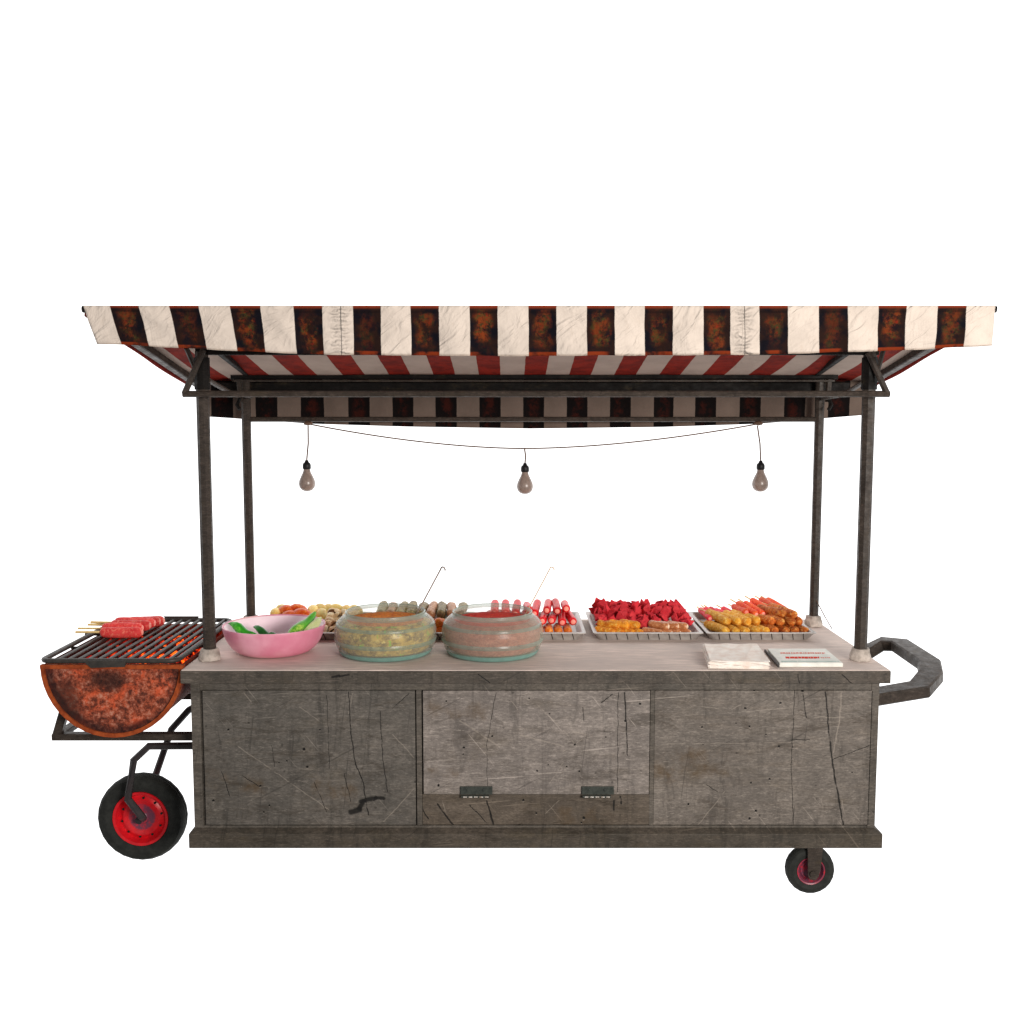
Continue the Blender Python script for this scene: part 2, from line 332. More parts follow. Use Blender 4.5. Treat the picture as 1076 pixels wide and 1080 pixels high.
# cloth
def stripe_mat(name, white, lo, mode):
    t = NT(name); uv = t.n('ShaderNodeUVMap').outputs[0]
    s = t.n('ShaderNodeSeparateXYZ'); t.l(uv, s.inputs[0]); u, v = s.outputs['X'], s.outputs['Y']
    p = t.pos()
    uw = t.math('ADD', u, t.math('MULTIPLY', t.math('SUBTRACT', t.noise(p, 9, 3), .5), .03))
    fr = t.math('FRACT', t.math('ADD', uw, 10.0))
    isd = t.math('MULTIPLY', t.ramp(fr, .0, .012), t.ramp(fr, .48, .492, 1, 0))
    wv = t.noise(p, 7, 6, .65)
    wc = t.mix(t.ramp(wv, .35, .7), white, tuple(x*.84 for x in white[:3])+(1,))
    if mode == 'valance':
        wc = t.mix(t.ramp(t.noise(t.pos((1, 1, .5)), 34, 5, .7), .55, .75, 0, .30), wc, S(196, 176, 158))
        wc = t.mix(t.ramp(v, .95, .985, 0, .5), wc, S(168, 146, 128))
        # dyed blotch in the middle of each dark stripe, dark at its stitched edges
        e = t.math('ABSOLUTE', t.math('SUBTRACT', t.math('ADD', fr, t.math('MULTIPLY', t.math('SUBTRACT', t.noise(p, 16, 4, .6), .5), .30)), .24))
        v2 = t.math('ADD', v, t.math('MULTIPLY', t.math('SUBTRACT', t.noise(t.vm('ADD', p, (4, 2, 1)), 9, 4, .6), .5), .9))
        fl = t.math('FLOOR', uw)
        wn = t.n('ShaderNodeTexWhiteNoise', noise_dimensions='1D'); t.l(fl, wn.inputs['W'])
        ctr = t.math('MULTIPLY', t.ramp(e, .07, .19, 1, 0), t.ramp(t.math('ABSOLUTE', t.math('SUBTRACT', v2, .50)), .20, .42, 1, .10))
        bl = t.math('MULTIPLY', ctr, t.ramp(t.noise(p, 26, 6, .75), .40, .60, .05, 1))
        str_ = t.math('ADD', .25, t.math('MULTIPLY', wn.outputs['Value'], .7))
        hue = t.mix(t.ramp(t.noise(p, 38, 5, .7), .44, .62), S(128, 56, 22), S(78, 70, 32))
        hue = t.mix(t.ramp(t.noise(p, 70, 3, .7), .56, .7), hue, S(150, 42, 20))
        dc = t.mix(t.math('MULTIPLY', bl, str_), t.mix(t.ramp(t.noise(p, 18, 4), .4, .6), S(14, 12, 20), S(38, 22, 18)), hue)
        dc = t.mix(t.ramp(v, .0, .085, .9, 0), dc, S(150, 60, 30))
        dc = t.mix(t.math('MULTIPLY', t.ramp(v, .91, .94), t.ramp(t.noise(p, 14, 3), .40, .55)), dc, S(128, 48, 20))
        dc = t.mix(t.ramp(t.math('ABSOLUTE', t.math('SUBTRACT', v, .13)), .012, .03, .45, 0), dc, S(12, 8, 10))
    elif mode == 'roof':
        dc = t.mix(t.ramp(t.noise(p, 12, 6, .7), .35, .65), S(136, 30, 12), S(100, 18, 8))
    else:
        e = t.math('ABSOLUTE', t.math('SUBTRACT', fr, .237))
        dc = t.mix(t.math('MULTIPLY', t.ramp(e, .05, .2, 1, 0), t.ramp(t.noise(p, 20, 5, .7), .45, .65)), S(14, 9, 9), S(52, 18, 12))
    dk = t.mix(isd, wc, dc)
    n1 = t.noise(t.pos((1, 1, .6)), 11, 5, .6, .8)
    h = t.math('ADD', t.math('MULTIPLY', n1, 1.0), t.math('MULTIPLY', t.noise(p, 180, 2), .06))
    if mode == 'valance':
        rv = t.n('ShaderNodeVectorRotate', rotation_type='Y_AXIS'); t.l(t.vm('ADD', p, t.vm('SCALE', t.noise(p, 4, 2, .5, 0, True), .10)), rv.inputs['Vector']); rv.inputs['Angle'].default_value = .75
        cr = t.noise(t.vm('MULTIPLY', rv.outputs[0], (1, 1, 3.4)), 6, 3, .5, .6)
        cr = t.math('ABSOLUTE', t.math('SUBTRACT', cr, .5))
        h = t.math('ADD', h, t.math('MULTIPLY', t.ramp(cr, 0, .22, 0, .42), t.math('SUBTRACT', 1.0, t.math('MULTIPLY', isd, .8))))
        cm = t.math('MULTIPLY', t.math('MULTIPLY', t.math('SUBTRACT', 1.0, isd), t.ramp(cr, .0, .05, .10, 0)), t.ramp(t.noise(p, 5.5, 2), .54, .66))
        dk = t.mix(cm, dk, tuple(x*.62 for x in white[:3])+(1,))  # fold shading put into the white cloth colour along the creases
    if mode == 'valance':      # puckered seams where two widths of cloth are joined
        for us in (3.78, 10.72):
            d = t.math('ABSOLUTE', t.math('SUBTRACT', u, us))
            w_ = t.math('SINE', t.math('ADD', t.math('MULTIPLY', v, 40), t.math('MULTIPLY', t.noise(p, 30, 2), 6)))
            h = t.math('ADD', h, t.math('MULTIPLY', t.math('MULTIPLY', w_, t.ramp(d, .02, .26, 1, 0)), .45))
            h = t.math('SUBTRACT', h, t.ramp(d, .01, .03, .5, 0))
    t.bsdf(dk, .85, 0, .1, t.bump(h, .9, .012 if mode == 'valance' else .006))
    return t.m
M['valance'] = stripe_mat('valance_cloth', S(226, 211, 198), None, 'valance')
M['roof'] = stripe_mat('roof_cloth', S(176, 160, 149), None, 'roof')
M['valance_back'] = stripe_mat('rear_valance_cloth', S(112, 97, 88), None, 'back')  # same striped cloth, shade under the canopy put into its darker white
M['hem'] = plain('red_hem_cloth', S(150, 40, 28), .85, .1, scale=30, obj=False)

# rust
def rust_mat(name, face=True):
    t = NT(name); p = t.pos()
    n1 = t.noise(p, 7, 8, .7); n2 = t.noise(p, 42, 8, .8); n3 = t.noise(p, 14, 5, .65, .6)
    c = t.mix(t.ramp(n1, .36, .62), S(128, 66, 50), S(176, 82, 52))
    c = t.mix(t.ramp(n2, .42, .52, .8, 0), c, S(58, 34, 30))
    c = t.mix(t.ramp(n2, .50, .64, 0, .85), c, S(202, 142, 120))
    c = t.mix(t.math('MULTIPLY', t.ramp(n3, .50, .68, 0, .75), t.ramp(n2, .38, .6, .3, 1)), c, S(232, 92, 50))
    c = t.mix(t.ramp(t.noise(p, 9, 6, .7), .53, .68, 0, .85), c, S(44, 26, 24))
    if face:
        ctr = P(121, 703, 3.88)
        d = t.vm('LENGTH', t.vm('MULTIPLY', t.vm('SUBTRACT', p, tuple(ctr)), (1, 0, 1)), out='v')
        d = t.math('ADD', d, t.math('MULTIPLY', t.math('SUBTRACT', n3, .5), .06))
        c = t.mix(t.ramp(d, .225, .25, 0, .8), c, S(34, 22, 24))       # painted shadow where the face meets the rim
        s0 = P(108, 717, 3.88); d2 = t.seg(t.vm('MULTIPLY', t.vm('ADD', p, t.vm('SCALE', t.noise(p, 20, 4, .6, 0, True), .03)), (1, 0, 1)), (s0.x, s0.z+.02), (s0.x+.06, s0.z+.01))
        c = t.mix(t.ramp(d2, .015, .06, .8, 0), c, S(38, 26, 24))
        s0 = P(75, 725, 3.88); d2 = t.seg(t.vm('MULTIPLY', t.vm('ADD', p, t.vm('SCALE', t.noise(p, 16, 4, .6, 0, True), .05)), (1, 0, 1)), (s0.x, s0.z), (s0.x+.02, s0.z-.1))
        c = t.mix(t.math('MULTIPLY', t.ramp(d2, .02, .07, .7, 0), t.ramp(n2, .4, .55)), c, S(40, 30, 28))
    t.bsdf(c, .8, 0, .15, t.bump(n2, .5, .003)); return t.m
M['rust'] = rust_mat('rusty_drum_face'); M['rust_side'] = plain('rusty_drum_shell', S(120, 44, 24), .8, .15, c2=S(84, 28, 18), scale=12, obj=False)
M['rust_rim'] = plain('orange_rust_rim', S(176, 84, 42), .75, .1, c2=S(120, 50, 28), scale=28, obj=False, bump=.4)
M['iron'] = plain('cast_iron', S(46, 43, 40), .5, .35, c2=S(66, 60, 55), scale=40, obj=False)

# ================================================================== FOOD CART
CX = .10
cart = thing('food_cart', (CX, 4.35, 0), 'grey scuffed metal street food cart with striped canopy on four posts', 'food cart')
Y0, Y1 = 3.85, 4.84; XL, XR = -1.261, 1.457
ZT = HC-.970; ZB = ZT-.052
bm = bmesh.new(); bx(bm, (XL, Y0, ZB), (XR, Y1, ZT-.004), .002)
top_o = obj('countertop', bm, M['slab_edge'], cart)
bm = bmesh.new(); bx(bm, (XL+.003, Y0+.003, ZT-.004), (XR-.003, Y1-.003, ZT), .0015)
obj('work_surface', bm, M['top'], top_o)

zpl = HC-1.619; zbt = HC-1.676
bm = bmesh.new(); bx(bm, (-1.226, FY+.014, zpl-.02), (1.419, 4.80, ZB-.001)); 
cab = obj('cabinet', bm, M['frame_metal'], cart)
def rect(px0, py0, px1, py1, name, mat, parent, y0=FY, y1=FY+.0138, bev=.0012):
    a, b = P(px0, py0, FY), P(px1, py1, FY); bm = bmesh.new()
    bx(bm, (a.x, y0, b.z), (b.x, y1, a.z), bev); return obj(name, bm, mat, parent)
# stiles and rails as one frame
bm = bmesh.new()
a = P(202, 724, FY); b = P(926, 871.6, FY); zt, zb = ZB-.004, b.z
def st(x0, x1, z0, z1, y=FY): bx(bm, (x0, y, z0), (x1, FY+.0138, z1), .0010)
X = lambda px, py=795: P(px, py, FY).x
zr0, zr1 = P(0, 728, FY).z, P(0, 870.5, FY).z
st(-1.233, X(213)-.002, zpl, zt); st(X(439.5), X(445), zr1, zr0, FY+.001); st(X(685.5), X(690), zr1, zr0, FY+.001); st(X(917)+.001, 1.426, zpl, zt)
st(X(213)-.0015, X(917)+.0005, zr0+.001, zt, FY+.0005); st(X(213)-.0015, X(917)+.0005, zpl, zr1-.0015, FY+.0008)
obj('door_frame', bm, M['frame_metal'], cab)
rect(213.4, 728.4, 438.8, 870, 'panel', M['panel_left'], cab)
rect(691.0, 728.4, 916, 870, 'panel', M['panel_right'], cab)
rect(445.6, 838.2, 685, 870, 'panel', M['panel_low'], cab, FY+.002)
door = rect(446.2, 728.2, 684.2, 837.2, 'door', M['panel_mid'], cab, FY-.006); door['label'] = 'pale scratched drop-down door'
for px in (485.5, 613.5):
    a = P(px, 829.5, FY-.01); b = P(px+34, 838, FY-.01); bm = bmesh.new()
    bx(bm, (a.x, FY-.013, b.z), (b.x, FY-.0062, a.z), .0015)
    for k in range(2): lathe(bm, [(0, -.0025), (.005, -.002), (.005, 0), (0, 0)], ((a.x+.03+k*.06), FY-.013, (a.z+b.z)/2+.003), 10, 'Y')
    hg = obj('hinge', bm, M['hinge'], door)
    bm = bmesh.new(); za = P(px, 840, FY-.01).z
    tube(bm, [(a.x+.004, FY-.0125, za), (b.x-.012, FY-.0125, za)], .0055, 10)
    obj('hinge_barrel', bm, M['hinge'], hg, True)
    bm = bmesh.new()
    for i in range(5): tube(bm, [(a.x+.012+i*.021, FY-.0175, za), (a.x+.026+i*.021, FY-.0175, za)], .0022, 8)
    obj('hinge_pin', bm, M['pin'], hg, True)
# plinth with chamfered top
bm = bmesh.new(); zc = P(0, 873, FY).z
lo = [(-1.248, Y0), (1.447, Y0), (1.447, 4.83), (-1.248, 4.83)]; ins = [(-1.233, FY-.001), (1.426, FY-.001), (1.426, 4.80), (-1.233, 4.80)]
rows = [[bm.verts.new((x, y, z)) for x, y in r] for r, z in ((lo, zbt), (lo, zpl), (ins, zc))]
for A, B in zip(rows, rows[1:]):
    for j in range(4): bm.faces.new((A[j], A[(j+1) % 4], B[(j+1) % 4], B[j]))
bm.faces.new(rows[0][::-1]); bm.faces.new(rows[2])
bmesh.ops.bevel(bm, geom=list(bm.edges), offset=.002, segments=1, affect='EDGES')
obj('plinth', bm, M['plinth'], cart)

# posts and flanges
FPX, BPX = (-1.195, 1.395), (-1.197, 1.404); FPY, BPY = 4.017, 4.68
def post(x, y, ztop, r, matk):
    bm = bmesh.new(); lean = 0
    tube(bm, [(x, y, ZT+.03), (x, y, ztop)], r, 8)
    bmesh.ops.rotate(bm, verts=bm.verts, cent=(x, y, 0), matrix=Matrix.Rotation(PI/8, 3, 'Z'))
    for v in bm.verts: v.co.y = y+(v.co.y-y)*1.0
    o = obj('post', bm, M['steel'], cart, 30)
    bm = bmesh.new()
    lathe(bm, [(0, .0005), (.041, .0005), (.043, .008), (.041, .022), (.038, .030), (.036, .042), (.033, .048), (0, .048)], (x, y, ZT), 9)
    for v in bm.verts:
        d = noise.noise_vector(v.co*40)*.004; v.co += Vector((d.x, d.y, abs(d.z) if v.co.z < ZT+.01 else d.z))
    obj('flange', bm, M['flange'], o, True)
    return o
ztf = P(213, 371, FPY).z
for x in FPX: post(x, FPY, ztf, .0250, 0)
for x in BPX: post(x, BPY, P(0, 397, BPY).z, .0210, 0)
# dark sleeve on the upper end of each front post
for x in FPX:
    bm = bmesh.new(); tube(bm, [(x, FPY, P(0, 411, FPY).z), (x, FPY, P(0, 377, FPY).z)], .030, 8); 
    bmesh.ops.rotate(bm, verts=bm.verts, cent=(x, FPY, 0), matrix=Matrix.Rotation(PI/8, 3, 'Z'))
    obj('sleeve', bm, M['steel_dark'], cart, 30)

def bar(name, pts, w_=.02, h_=None, mat='steel', parent=cart):
    bm = bmesh.new()
    if h_: tube(bm, pts, 0, flat=(w_, h_))
    else: tube(bm, pts, w_, 8)
    return obj(name, bm, M[mat], parent, 30)
def zz(py, Y): return P(538, py, Y).z
# upper front rail, front rail, rear rails
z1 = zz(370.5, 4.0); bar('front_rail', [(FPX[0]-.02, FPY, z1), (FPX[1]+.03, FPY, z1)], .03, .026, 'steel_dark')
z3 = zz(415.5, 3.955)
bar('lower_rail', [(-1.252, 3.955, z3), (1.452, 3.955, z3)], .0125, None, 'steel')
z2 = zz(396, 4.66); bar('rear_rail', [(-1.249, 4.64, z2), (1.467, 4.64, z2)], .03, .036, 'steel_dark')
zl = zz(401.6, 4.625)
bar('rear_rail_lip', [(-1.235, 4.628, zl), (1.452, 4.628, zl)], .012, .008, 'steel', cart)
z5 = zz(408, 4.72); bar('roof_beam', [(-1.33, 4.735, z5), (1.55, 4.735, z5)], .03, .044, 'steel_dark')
z4 = zz(442.3, 4.68); bar('lamp_rail', [(BPX[0], BPY, z4), (BPX[1], BPY, z4)], .0115, None, 'steel')
# end brackets
for a, b, mid, x2 in (((194.5, 415.5), (214.5, 369), (220, 401, 243, 414), 1), ((936, 415.5), (916, 372), (911, 403, 890, 416), -1)):
    bar('bracket', [P(*a, 3.955), P(*b, 3.99)], .012, None, 'steel')
    bar('brace', [P(mid[0], mid[1], FPY), P(mid[2], mid[3], 4.35), P(mid[2]+x2*22, mid[3]+4, 4.64)], .010, None, 'steel')
for a, b in (((196.5, 367), (206, 389)), ((932, 369), (926, 391))):
    bar('brace', [P(*a, 4.10), P(*b, 4.16)], .010, None, 'steel')
for a, b in (((231, 371), (260, 394)), ((893, 372), (862, 394))):
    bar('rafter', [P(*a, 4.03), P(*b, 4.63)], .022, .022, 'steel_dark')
for px, s in ((252, 1), (875, -1)):
    p = P(px, 399, 4.64); bar('drop_bracket', [p, P(px+s*2, 424, 4.64)], .02, .02, 'steel')
    bar('rail_hook', [P(px+s*1, 420, 4.62), P(px-s*2, 427, 4.61), P(px+s*1, 432, 4.60)], .008, None, 'steel_dark')

# canopy ---------------------------------------------------------------
import bisect
starts = [115.4, 178, 241.8, 309, 372, 432.8, 495, 557, 618.5, 679.8, 741.7, 800.5, 863.4, 926.3, 989]
def interp(x, xs, ys):
    if x <= xs[0]: i = 0
    elif x >= xs[-1]: i = len(xs)-2
    else: i = bisect.bisect_right(xs, x)-1
    f = (x-xs[i])/(xs[i+1]-xs[i]); return ys[i]+(ys[i+1]-ys[i])*f
def cl(x, xs, ys): return interp(min(max(x, xs[0]), xs[-1]), xs, ys)
def ustripe(px): return interp(px, starts, list(range(15)))
YF, YB = 3.59, 4.77
PX0, PX1 = 88., 1050.
XA, XB = P(PX0, 322, YF).x, P(PX1, 322, YF).x
zF = P(538, 322, YF).z; zB = P(538, 400, YB).z
canopy = thing('canopy', (CX, (YF+YB)/2, zB), None, None); canopy.parent = cart; canopy.location -= WL[cart]
WL[canopy] = Vector((CX, (YF+YB)/2, zB))
def front(s, t):
    px = PX0+(PX1-PX0)*s
    bx_ = px + cl(px, [88, 115, 150, 178, 210, 242, 310, 380, 900, 960, 1050], [16, 13, 11.5, 10, 9, 8, 3.5, .5, 0, -2, -4])
    by = cl(px, [88, 105, 250, 340, 540, 800, 950, 1050], [363, 363, 370.5, 374, 375.5, 374, 369.5, 364.5])
    yb = YF+.015
    a = P(px, 322.3, YF); b = P(bx_, by, yb)
    p = a.lerp(b, t)
    n = noise.noise(Vector((p.x*5, p.z*3, 2.0)))*.016 + noise.noise(Vector((p.x*14+p.z*10, p.z*9, 7)))*.008
    fr = ustripe(px); fold = -.005*math.cos(2*PI*(fr+.26))
    p.y += (n+fold)*min(1, t*2.5)*(1 if 0 < s < 1 else 1)
    p.z += .0012*math.sin(fr*2*PI)*t
    return p
bm = bmesh.new(); grid(bm, front, 320, 14, lambda s, t: (ustripe(PX0+(PX1-PX0)*s), t))
solid(obj('front_valance', bm, M['valance'], canopy, 60), .003, 0)
def roofp(s, t):
    x = XA+(XB-XA)*s; y = YF+.006+(YB-YF-.006)*t
    z = zF-.004+(zB-zF)*t - .018*math.sin(PI*t)*(.6+.4*abs(math.sin(s*PI*3)))
    return Vector((x, y, z+noise.noise(Vector((x*3, y*3, 1)))*.008*math.sin(PI*t)))
bm = bmesh.new(); grid(bm, roofp, 200, 24, lambda s, t: (ustripe(PX0+(PX1-PX0)*s), t))
solid(obj('roof_cloth', bm, M['roof'], canopy, 60), .003, 0)
def backp(s, t):
    x = XA+.040+(XB-XA-.044)*s; y = YB+.002
    px = 538+(x/YB)*F*1.005
    zb = P(538, cl(px, [200, 221, 330, 430, 560, 700, 800, 908, 925], [438.5, 439.5, 447, 450, 452, 450.3, 447, 438, 437]), YB).z
    p = Vector((x, y, (zB-.002)*(1-t)+zb*t)); u = ustripe(PX0+(PX1-PX0)*s)
    p.y += (noise.noise(Vector((x*5, p.z*3, 9)))*.012 - .005*math.cos(2*PI*(u+.26)))*min(1, t*2.5)
    return p
bm = bmesh.new(); grid(bm, backp, 240, 10, lambda s, t: (ustripe(PX0+(PX1-PX0)*(.0127+.9873*s)), t))
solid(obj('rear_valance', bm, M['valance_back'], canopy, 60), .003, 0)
for x, sgn in ((XA, -1), (XB, 1)):
    bm = bmesh.new(); v = []
    grid(bm, lambda s, t: Vector((x+sgn*.003+sgn*.002*t, YF+.02+(YB-YF-.02)*s, roofp(.0 if sgn < 0 else 1., s).z+.003-.034*t)), 20, 1)
    solid(obj('side_hem', bm, M['hem'], canopy, 60), .003, 0)
    # roller end showing at the upper corner
    bm = bmesh.new(); tube(bm, [(x-sgn*.02, YF+.012, zF-.012), (x+sgn*.008, YF+.012, zF-.012)], .012, 12)
    obj('roller_end', bm, M['steel_dark'], canopy, 30)
    # side rafter under the cloth
    xr = x-sgn*.040
    bar('side_rafter', [(xr, YF+.05, roofp(.01, .03).z-.030), (xr, YB-.04, roofp(.01, .97).z-.022)], .034, .030, 'steel', cart)

# push handle
hp = [(1.40, 4.74, 0.80), (1.60, 4.70, .815), (1.76, 4.62, .83), (1.80, 4.30, .83), (1.785, 4.12, .812), (1.68, 3.98, .792), (1.40, 3.955, .785)]
hpx = [((900, 696), 4.66), ((931, 679), 4.68), ((949, 680.5), 4.62), ((980, 701), 4.27), ((982, 713), 4.12), ((970, 727), 4.01), ((920, 735.5), 3.98)]
bm = bmesh.new(); tube(bm, [P(a[0], a[1], y) for a, y in hpx], 0, flat=(.092, .050))
obj('push_handle', bm, M['steel'], cart, 30)
# rear stay wire
bm = bmesh.new(); tube(bm, [P(861.5, 634, 4.66), P(870, 650, 4.60), P(877.5, 663, 4.62)], .0022, 6)
obj('stay_wire', bm, M['cord'], cart, True)

# shelf under the grill
YS = 3.985
shz = [P(54, 774.5, YS).z, P(54, 781.5, YS).z]; xs = P(54, 778, YS).x
bm = bmesh.new()
bx(bm, (xs, YS, shz[1]), (-1.234, YS+.04, shz[0]), .003); bx(bm, (xs, 4.58, shz[1]), (-1.234, 4.62, shz[0]), .003)
bx(bm, (xs+.001, YS+.041, shz[1]+.002), (xs+.04, 4.579, shz[0]-.002), .003)
obj('grill_shelf', bm, M['steel'], cart)
for y in (YS+.02, 4.60):
    bm = bmesh.new(); tube(bm, [(xs+.018, y, shz[0]-.005), (xs+.060, y, shz[0]+.125)], 0, flat=(.034, .034))
    obj('cradle_upright', bm, M['steel'], cart, 30)

# fork arms and wheel
def fork(pts, y):
    bm = bmesh.new(); tube(bm, pts, .0155, 10); return obj('fork_arm', bm, M['steel_black'], cart, 30)
YW = 4.26
fork([P(210, 786.5, 4.15), P(157, 787, 4.15), P(141, 802, 4.15), P(135, 843, 4.15), P(149.5, 861, 4.165), P(151, 863, 4.20)], 0)
fork([P(210, 743, 4.45), P(199, 749, 4.45), P(181, 769, 4.45), P(165, 815, 4.43), P(160, 845, 4.42), P(161, 850, 4.34)], 0)
WCX, WCZ = P(151, 861, YW).x, .190
def wheel(name, c, R, Rr, wd, front_dir=-1):
    c = Vector(c); WN = thing(name, c, None, None); WN.parent = cart; WN.location = c-WL[cart]; WL[WN] = c
    bm = bmesh.new(); h = wd/2
    prof = [(Rr*.97, -h*.55), (Rr*1.02, -h*.82), (Rr+(R-Rr)*.35, -h*1.0), (Rr+(R-Rr)*.42, -h*1.03), (Rr+(R-Rr)*.48, -h*1.0), (Rr+(R-Rr)*.8, -h*.9), (R*.965, -h*.72), (R*.985, -h*.55), (R*.992, -h*.45), (R*.975, -h*.40), (R*.992, -h*.35), (R, -h*.1),
            (R*.98, -h*.06), (R*.98, h*.06), (R, h*.1), (R*.992, h*.35), (R*.975, h*.40), (R*.992, h*.45), (R*.985, h*.55), (R*.965, h*.72), (Rr+(R-Rr)*.8, h*.9), (Rr+(R-Rr)*.4, h), (Rr*1.02, h*.82), (Rr*.97, h*.55)]
    prof = [(a, b) for a, b in prof]; lathe(bm, prof+[prof[0]], c, 28 if R > .12 else 22, 'Y')
    obj('tyre', bm, M['rubber'], WN, 35)
    bm = bmesh.new(); k = Rr
    pr = [(0, -h*.55), (k*.20, -h*.55), (k*.23, -h*.48), (k*.26, -h*.30), (k*.52, -h*.30), (k*.58, -h*.42), (k*.66, -h*.44), (k*.76, -h*.20), (k*.80, -h*.16), (k*.86, -h*.5), (k*.90, -h*.78), (k*.99, -h*.84), (k*1.0, -h*.5), (k*.9, 0), (k*.9, h*.4), (k*1.0, h*.7), (k*.8, h*.5), (0, h*.45)]
    lathe(bm, pr, c, 40, 'Y'); obj('rim', bm, M['rim'], WN, 40)
    for j in range(10 if Rr > .08 else 0):
        bm = bmesh.new(); a = 2*PI*j/10+.2; lathe(bm, [(0, -.004), (k*.042, -.004), (k*.042, .004), (0, .004)], c+Vector((math.cos(a)*k*.72, -h*.31, math.sin(a)*k*.72)), 8, 'Y'); obj('bolt', bm, M['nut'], WN, 40)
    bm = bmesh.new(); tube(bm, [c+Vector((0, -h*1.25, 0)), c+Vector((0, h*1.25, 0))], k*.13, 12); obj('axle', bm, M['steel_black'], WN, 40)
    return WN
t = NT('red_painted_rim'); p = t.pos(obj=True)
rr = t.vm('LENGTH', t.vm('MULTIPLY', p, (1, 0, 1)), out='v')
c = t.mix(t.ramp(t.noise(p, 30, 5, .7), .35, .65), S(232, 26, 36), S(200, 22, 34))
c = t.mix(t.math('MULTIPLY', t.ramp(rr, .050, .062, 1, 0), t.ramp(t.noise(p, 30, 4, .7), .38, .52, .5, 1)), c, S(116, 62, 82))
t.bsdf(c, .35, 0, .4, t.bump(t.noise(p, 60, 3), .1, .001)); M['rim'] = t.m
M['nut'] = plain('dark_bolt', S(26, 44, 30), .4, .4, c2=S(16, 16, 20), scale=22)
wheel('wheel', (WCX, YW, WCZ), .188, .119, .085)

# casters: the near one and its twin on the far side
for yc in (3.95, 4.66):
    cxp = P(854.5, 918, 3.94).x; cz = .0975
    wheel('caster_wheel', (cxp, yc, cz), .0965, .056, .06)
    bm = bmesh.new(); xw = .039
    for yy, s in ((yc-.042, -1), (yc+.042, 1)):
        v = [(cxp-.022, zbt), (cxp+.040, zbt), (cxp+.032, cz+.02), (cxp+.024, cz-.014), (cxp+.012, cz-.028), (cxp-.010, cz-.026), (cxp-.018, cz-.01)]
        fr = [bm.verts.new((x, yy-.003, z)) for x, z in v]; bk = [bm.verts.new((x, yy+.003, z)) for x, z in v]
        bm.faces.new(fr); bm.faces.new(bk[::-1])
        for j in range(len(v)): bm.faces.new((fr[j], bk[j], bk[(j+1) % len(v)], fr[(j+1) % len(v)]))
    bx(bm, (cxp-.034, yc-.039, zbt-.012), (cxp+.042, yc+.039, zbt-.001))
    lathe(bm, [(0, -.052), (.012, -.052), (.012, -.045), (0, -.045)], (cxp, yc, cz), 8, 'Y')
    obj('caster_bracket', bm, M['steel'], cart)

# ================================================================== STRING LIGHTS
YLt = 4.655
sl = thing('string_lights', P(553, 445, YLt), 'sagging brown cord with three unlit bulbs hanging under the rear rail', 'string lights')
ends = (P(325, 447.5, YLt), P(800, 447.5, YLt)); midp = P(553, 473, YLt)
bm = bmesh.new(); pts = []
for i in range(41):
    px = 325+475*i/40
    s = (px-553)/(228 if px < 553 else 247); py = 473-26*abs(s)**1.75
    pts.append(P(px, py, YLt))
tube(bm, pts, .0036, 6); 
for e in ends: lathe(bm, [(0, .012), (.012, .010), (.022, .004), (.018, -.006), (0, -.010)], e+Vector((0, .0, .004)), 12)
obj('cord', bm, M['cord'], sl, True)
for top, bot in (((325, 449), (323.5, 486)), ((553.3, 473), (553.8, 489)), ((799, 449), (802.5, 486.5))):
    a, b = P(*top, YLt), P(*bot, YLt)
    bm = bmesh.new(); lathe(bm, [(.012, .002), (.0135, -.004), (.018, -.022), (.028, -.042), (.0355, -.060), (.0375, -.075), (.034, -.090), (.025, -.1015), (.012, -.1075), (0, -.109)], b+Vector((0, 0, -.030)), 24)
    bu = obj('bulb', bm, M['bulb'], sl, True)
    bm = bmesh.new(); lathe(bm, [(0, .004), (.007, .003), (.010, -.006), (.017, -.012), (.019, -.020), (.019, -.034), (.0165, -.038), (0, -.038)], b, 14); obj('socket', bm, M['socket'], bu, True)
    bm = bmesh.new(); m_ = (a+b)/2+Vector((.004, 0, 0)); tube(bm, [a, m_, b], .0034, 6); obj('drop_wire', bm, M['cord'], bu, True)

# ================================================================== CHARCOAL GRILL
gx, gR = -1.533, .272; GY0, GY1 = 3.875, 4.66; gz = HC-.958
grill = thing('charcoal_grill', (gx, (GY0+GY1)/2, gz-gR), 'rusty half drum charcoal grill with iron grate beside the cart', 'grill')
N = 22
def halfring(r0, r1, y0, y1):
    bm = bmesh.new(); R = []
    for j in range(N+1):
        a = PI+PI*j/N
        R.append([bm.verts.new((gx+r*math.cos(a), y, gz+r*1.035*math.sin(a))) for r, y in ((r0, y0), (r1, y0), (r1, y1), (r0, y1))])
    for A, B in zip(R, R[1:]):
        for k in range(4): bm.faces.new((A[k], A[(k+1) % 4], B[(k+1) % 4], B[k]))
    bm.faces.new(R[0]); bm.faces.new(R[-1][::-1]); return bm
obj('drum', halfring(gR-.008, gR-.002, GY0+.012, GY1-.012), M['rust_side'], grill, 40)
for y0, y1 in ((GY0, GY0+.03), (GY1-.03, GY1)): obj('drum_rim', halfring(gR-.0125, gR+.003, y0, y1), M['rust_rim'], grill, 40)
for y in (GY0+.008, GY1-.014):
    bm = bmesh.new(); vs = []
    for yy in (y, y+.006):
        vs.append([bm.verts.new((gx+(gR-.011)*math.cos(PI+PI*j/N), yy, gz-.013+(gR*1.035-.024)*math.sin(PI+PI*j/N))) for j in range(N+1)])
    bm.faces.new(vs[0]); bm.faces.new(vs[1][::-1])
    for j in range(N+1): bm.faces.new((vs[0][j], vs[0][(j+1) % (N+1)], vs[1][(j+1) % (N+1)], vs[1][j]))
    obj('end_plate', bm, M['rust'], grill)
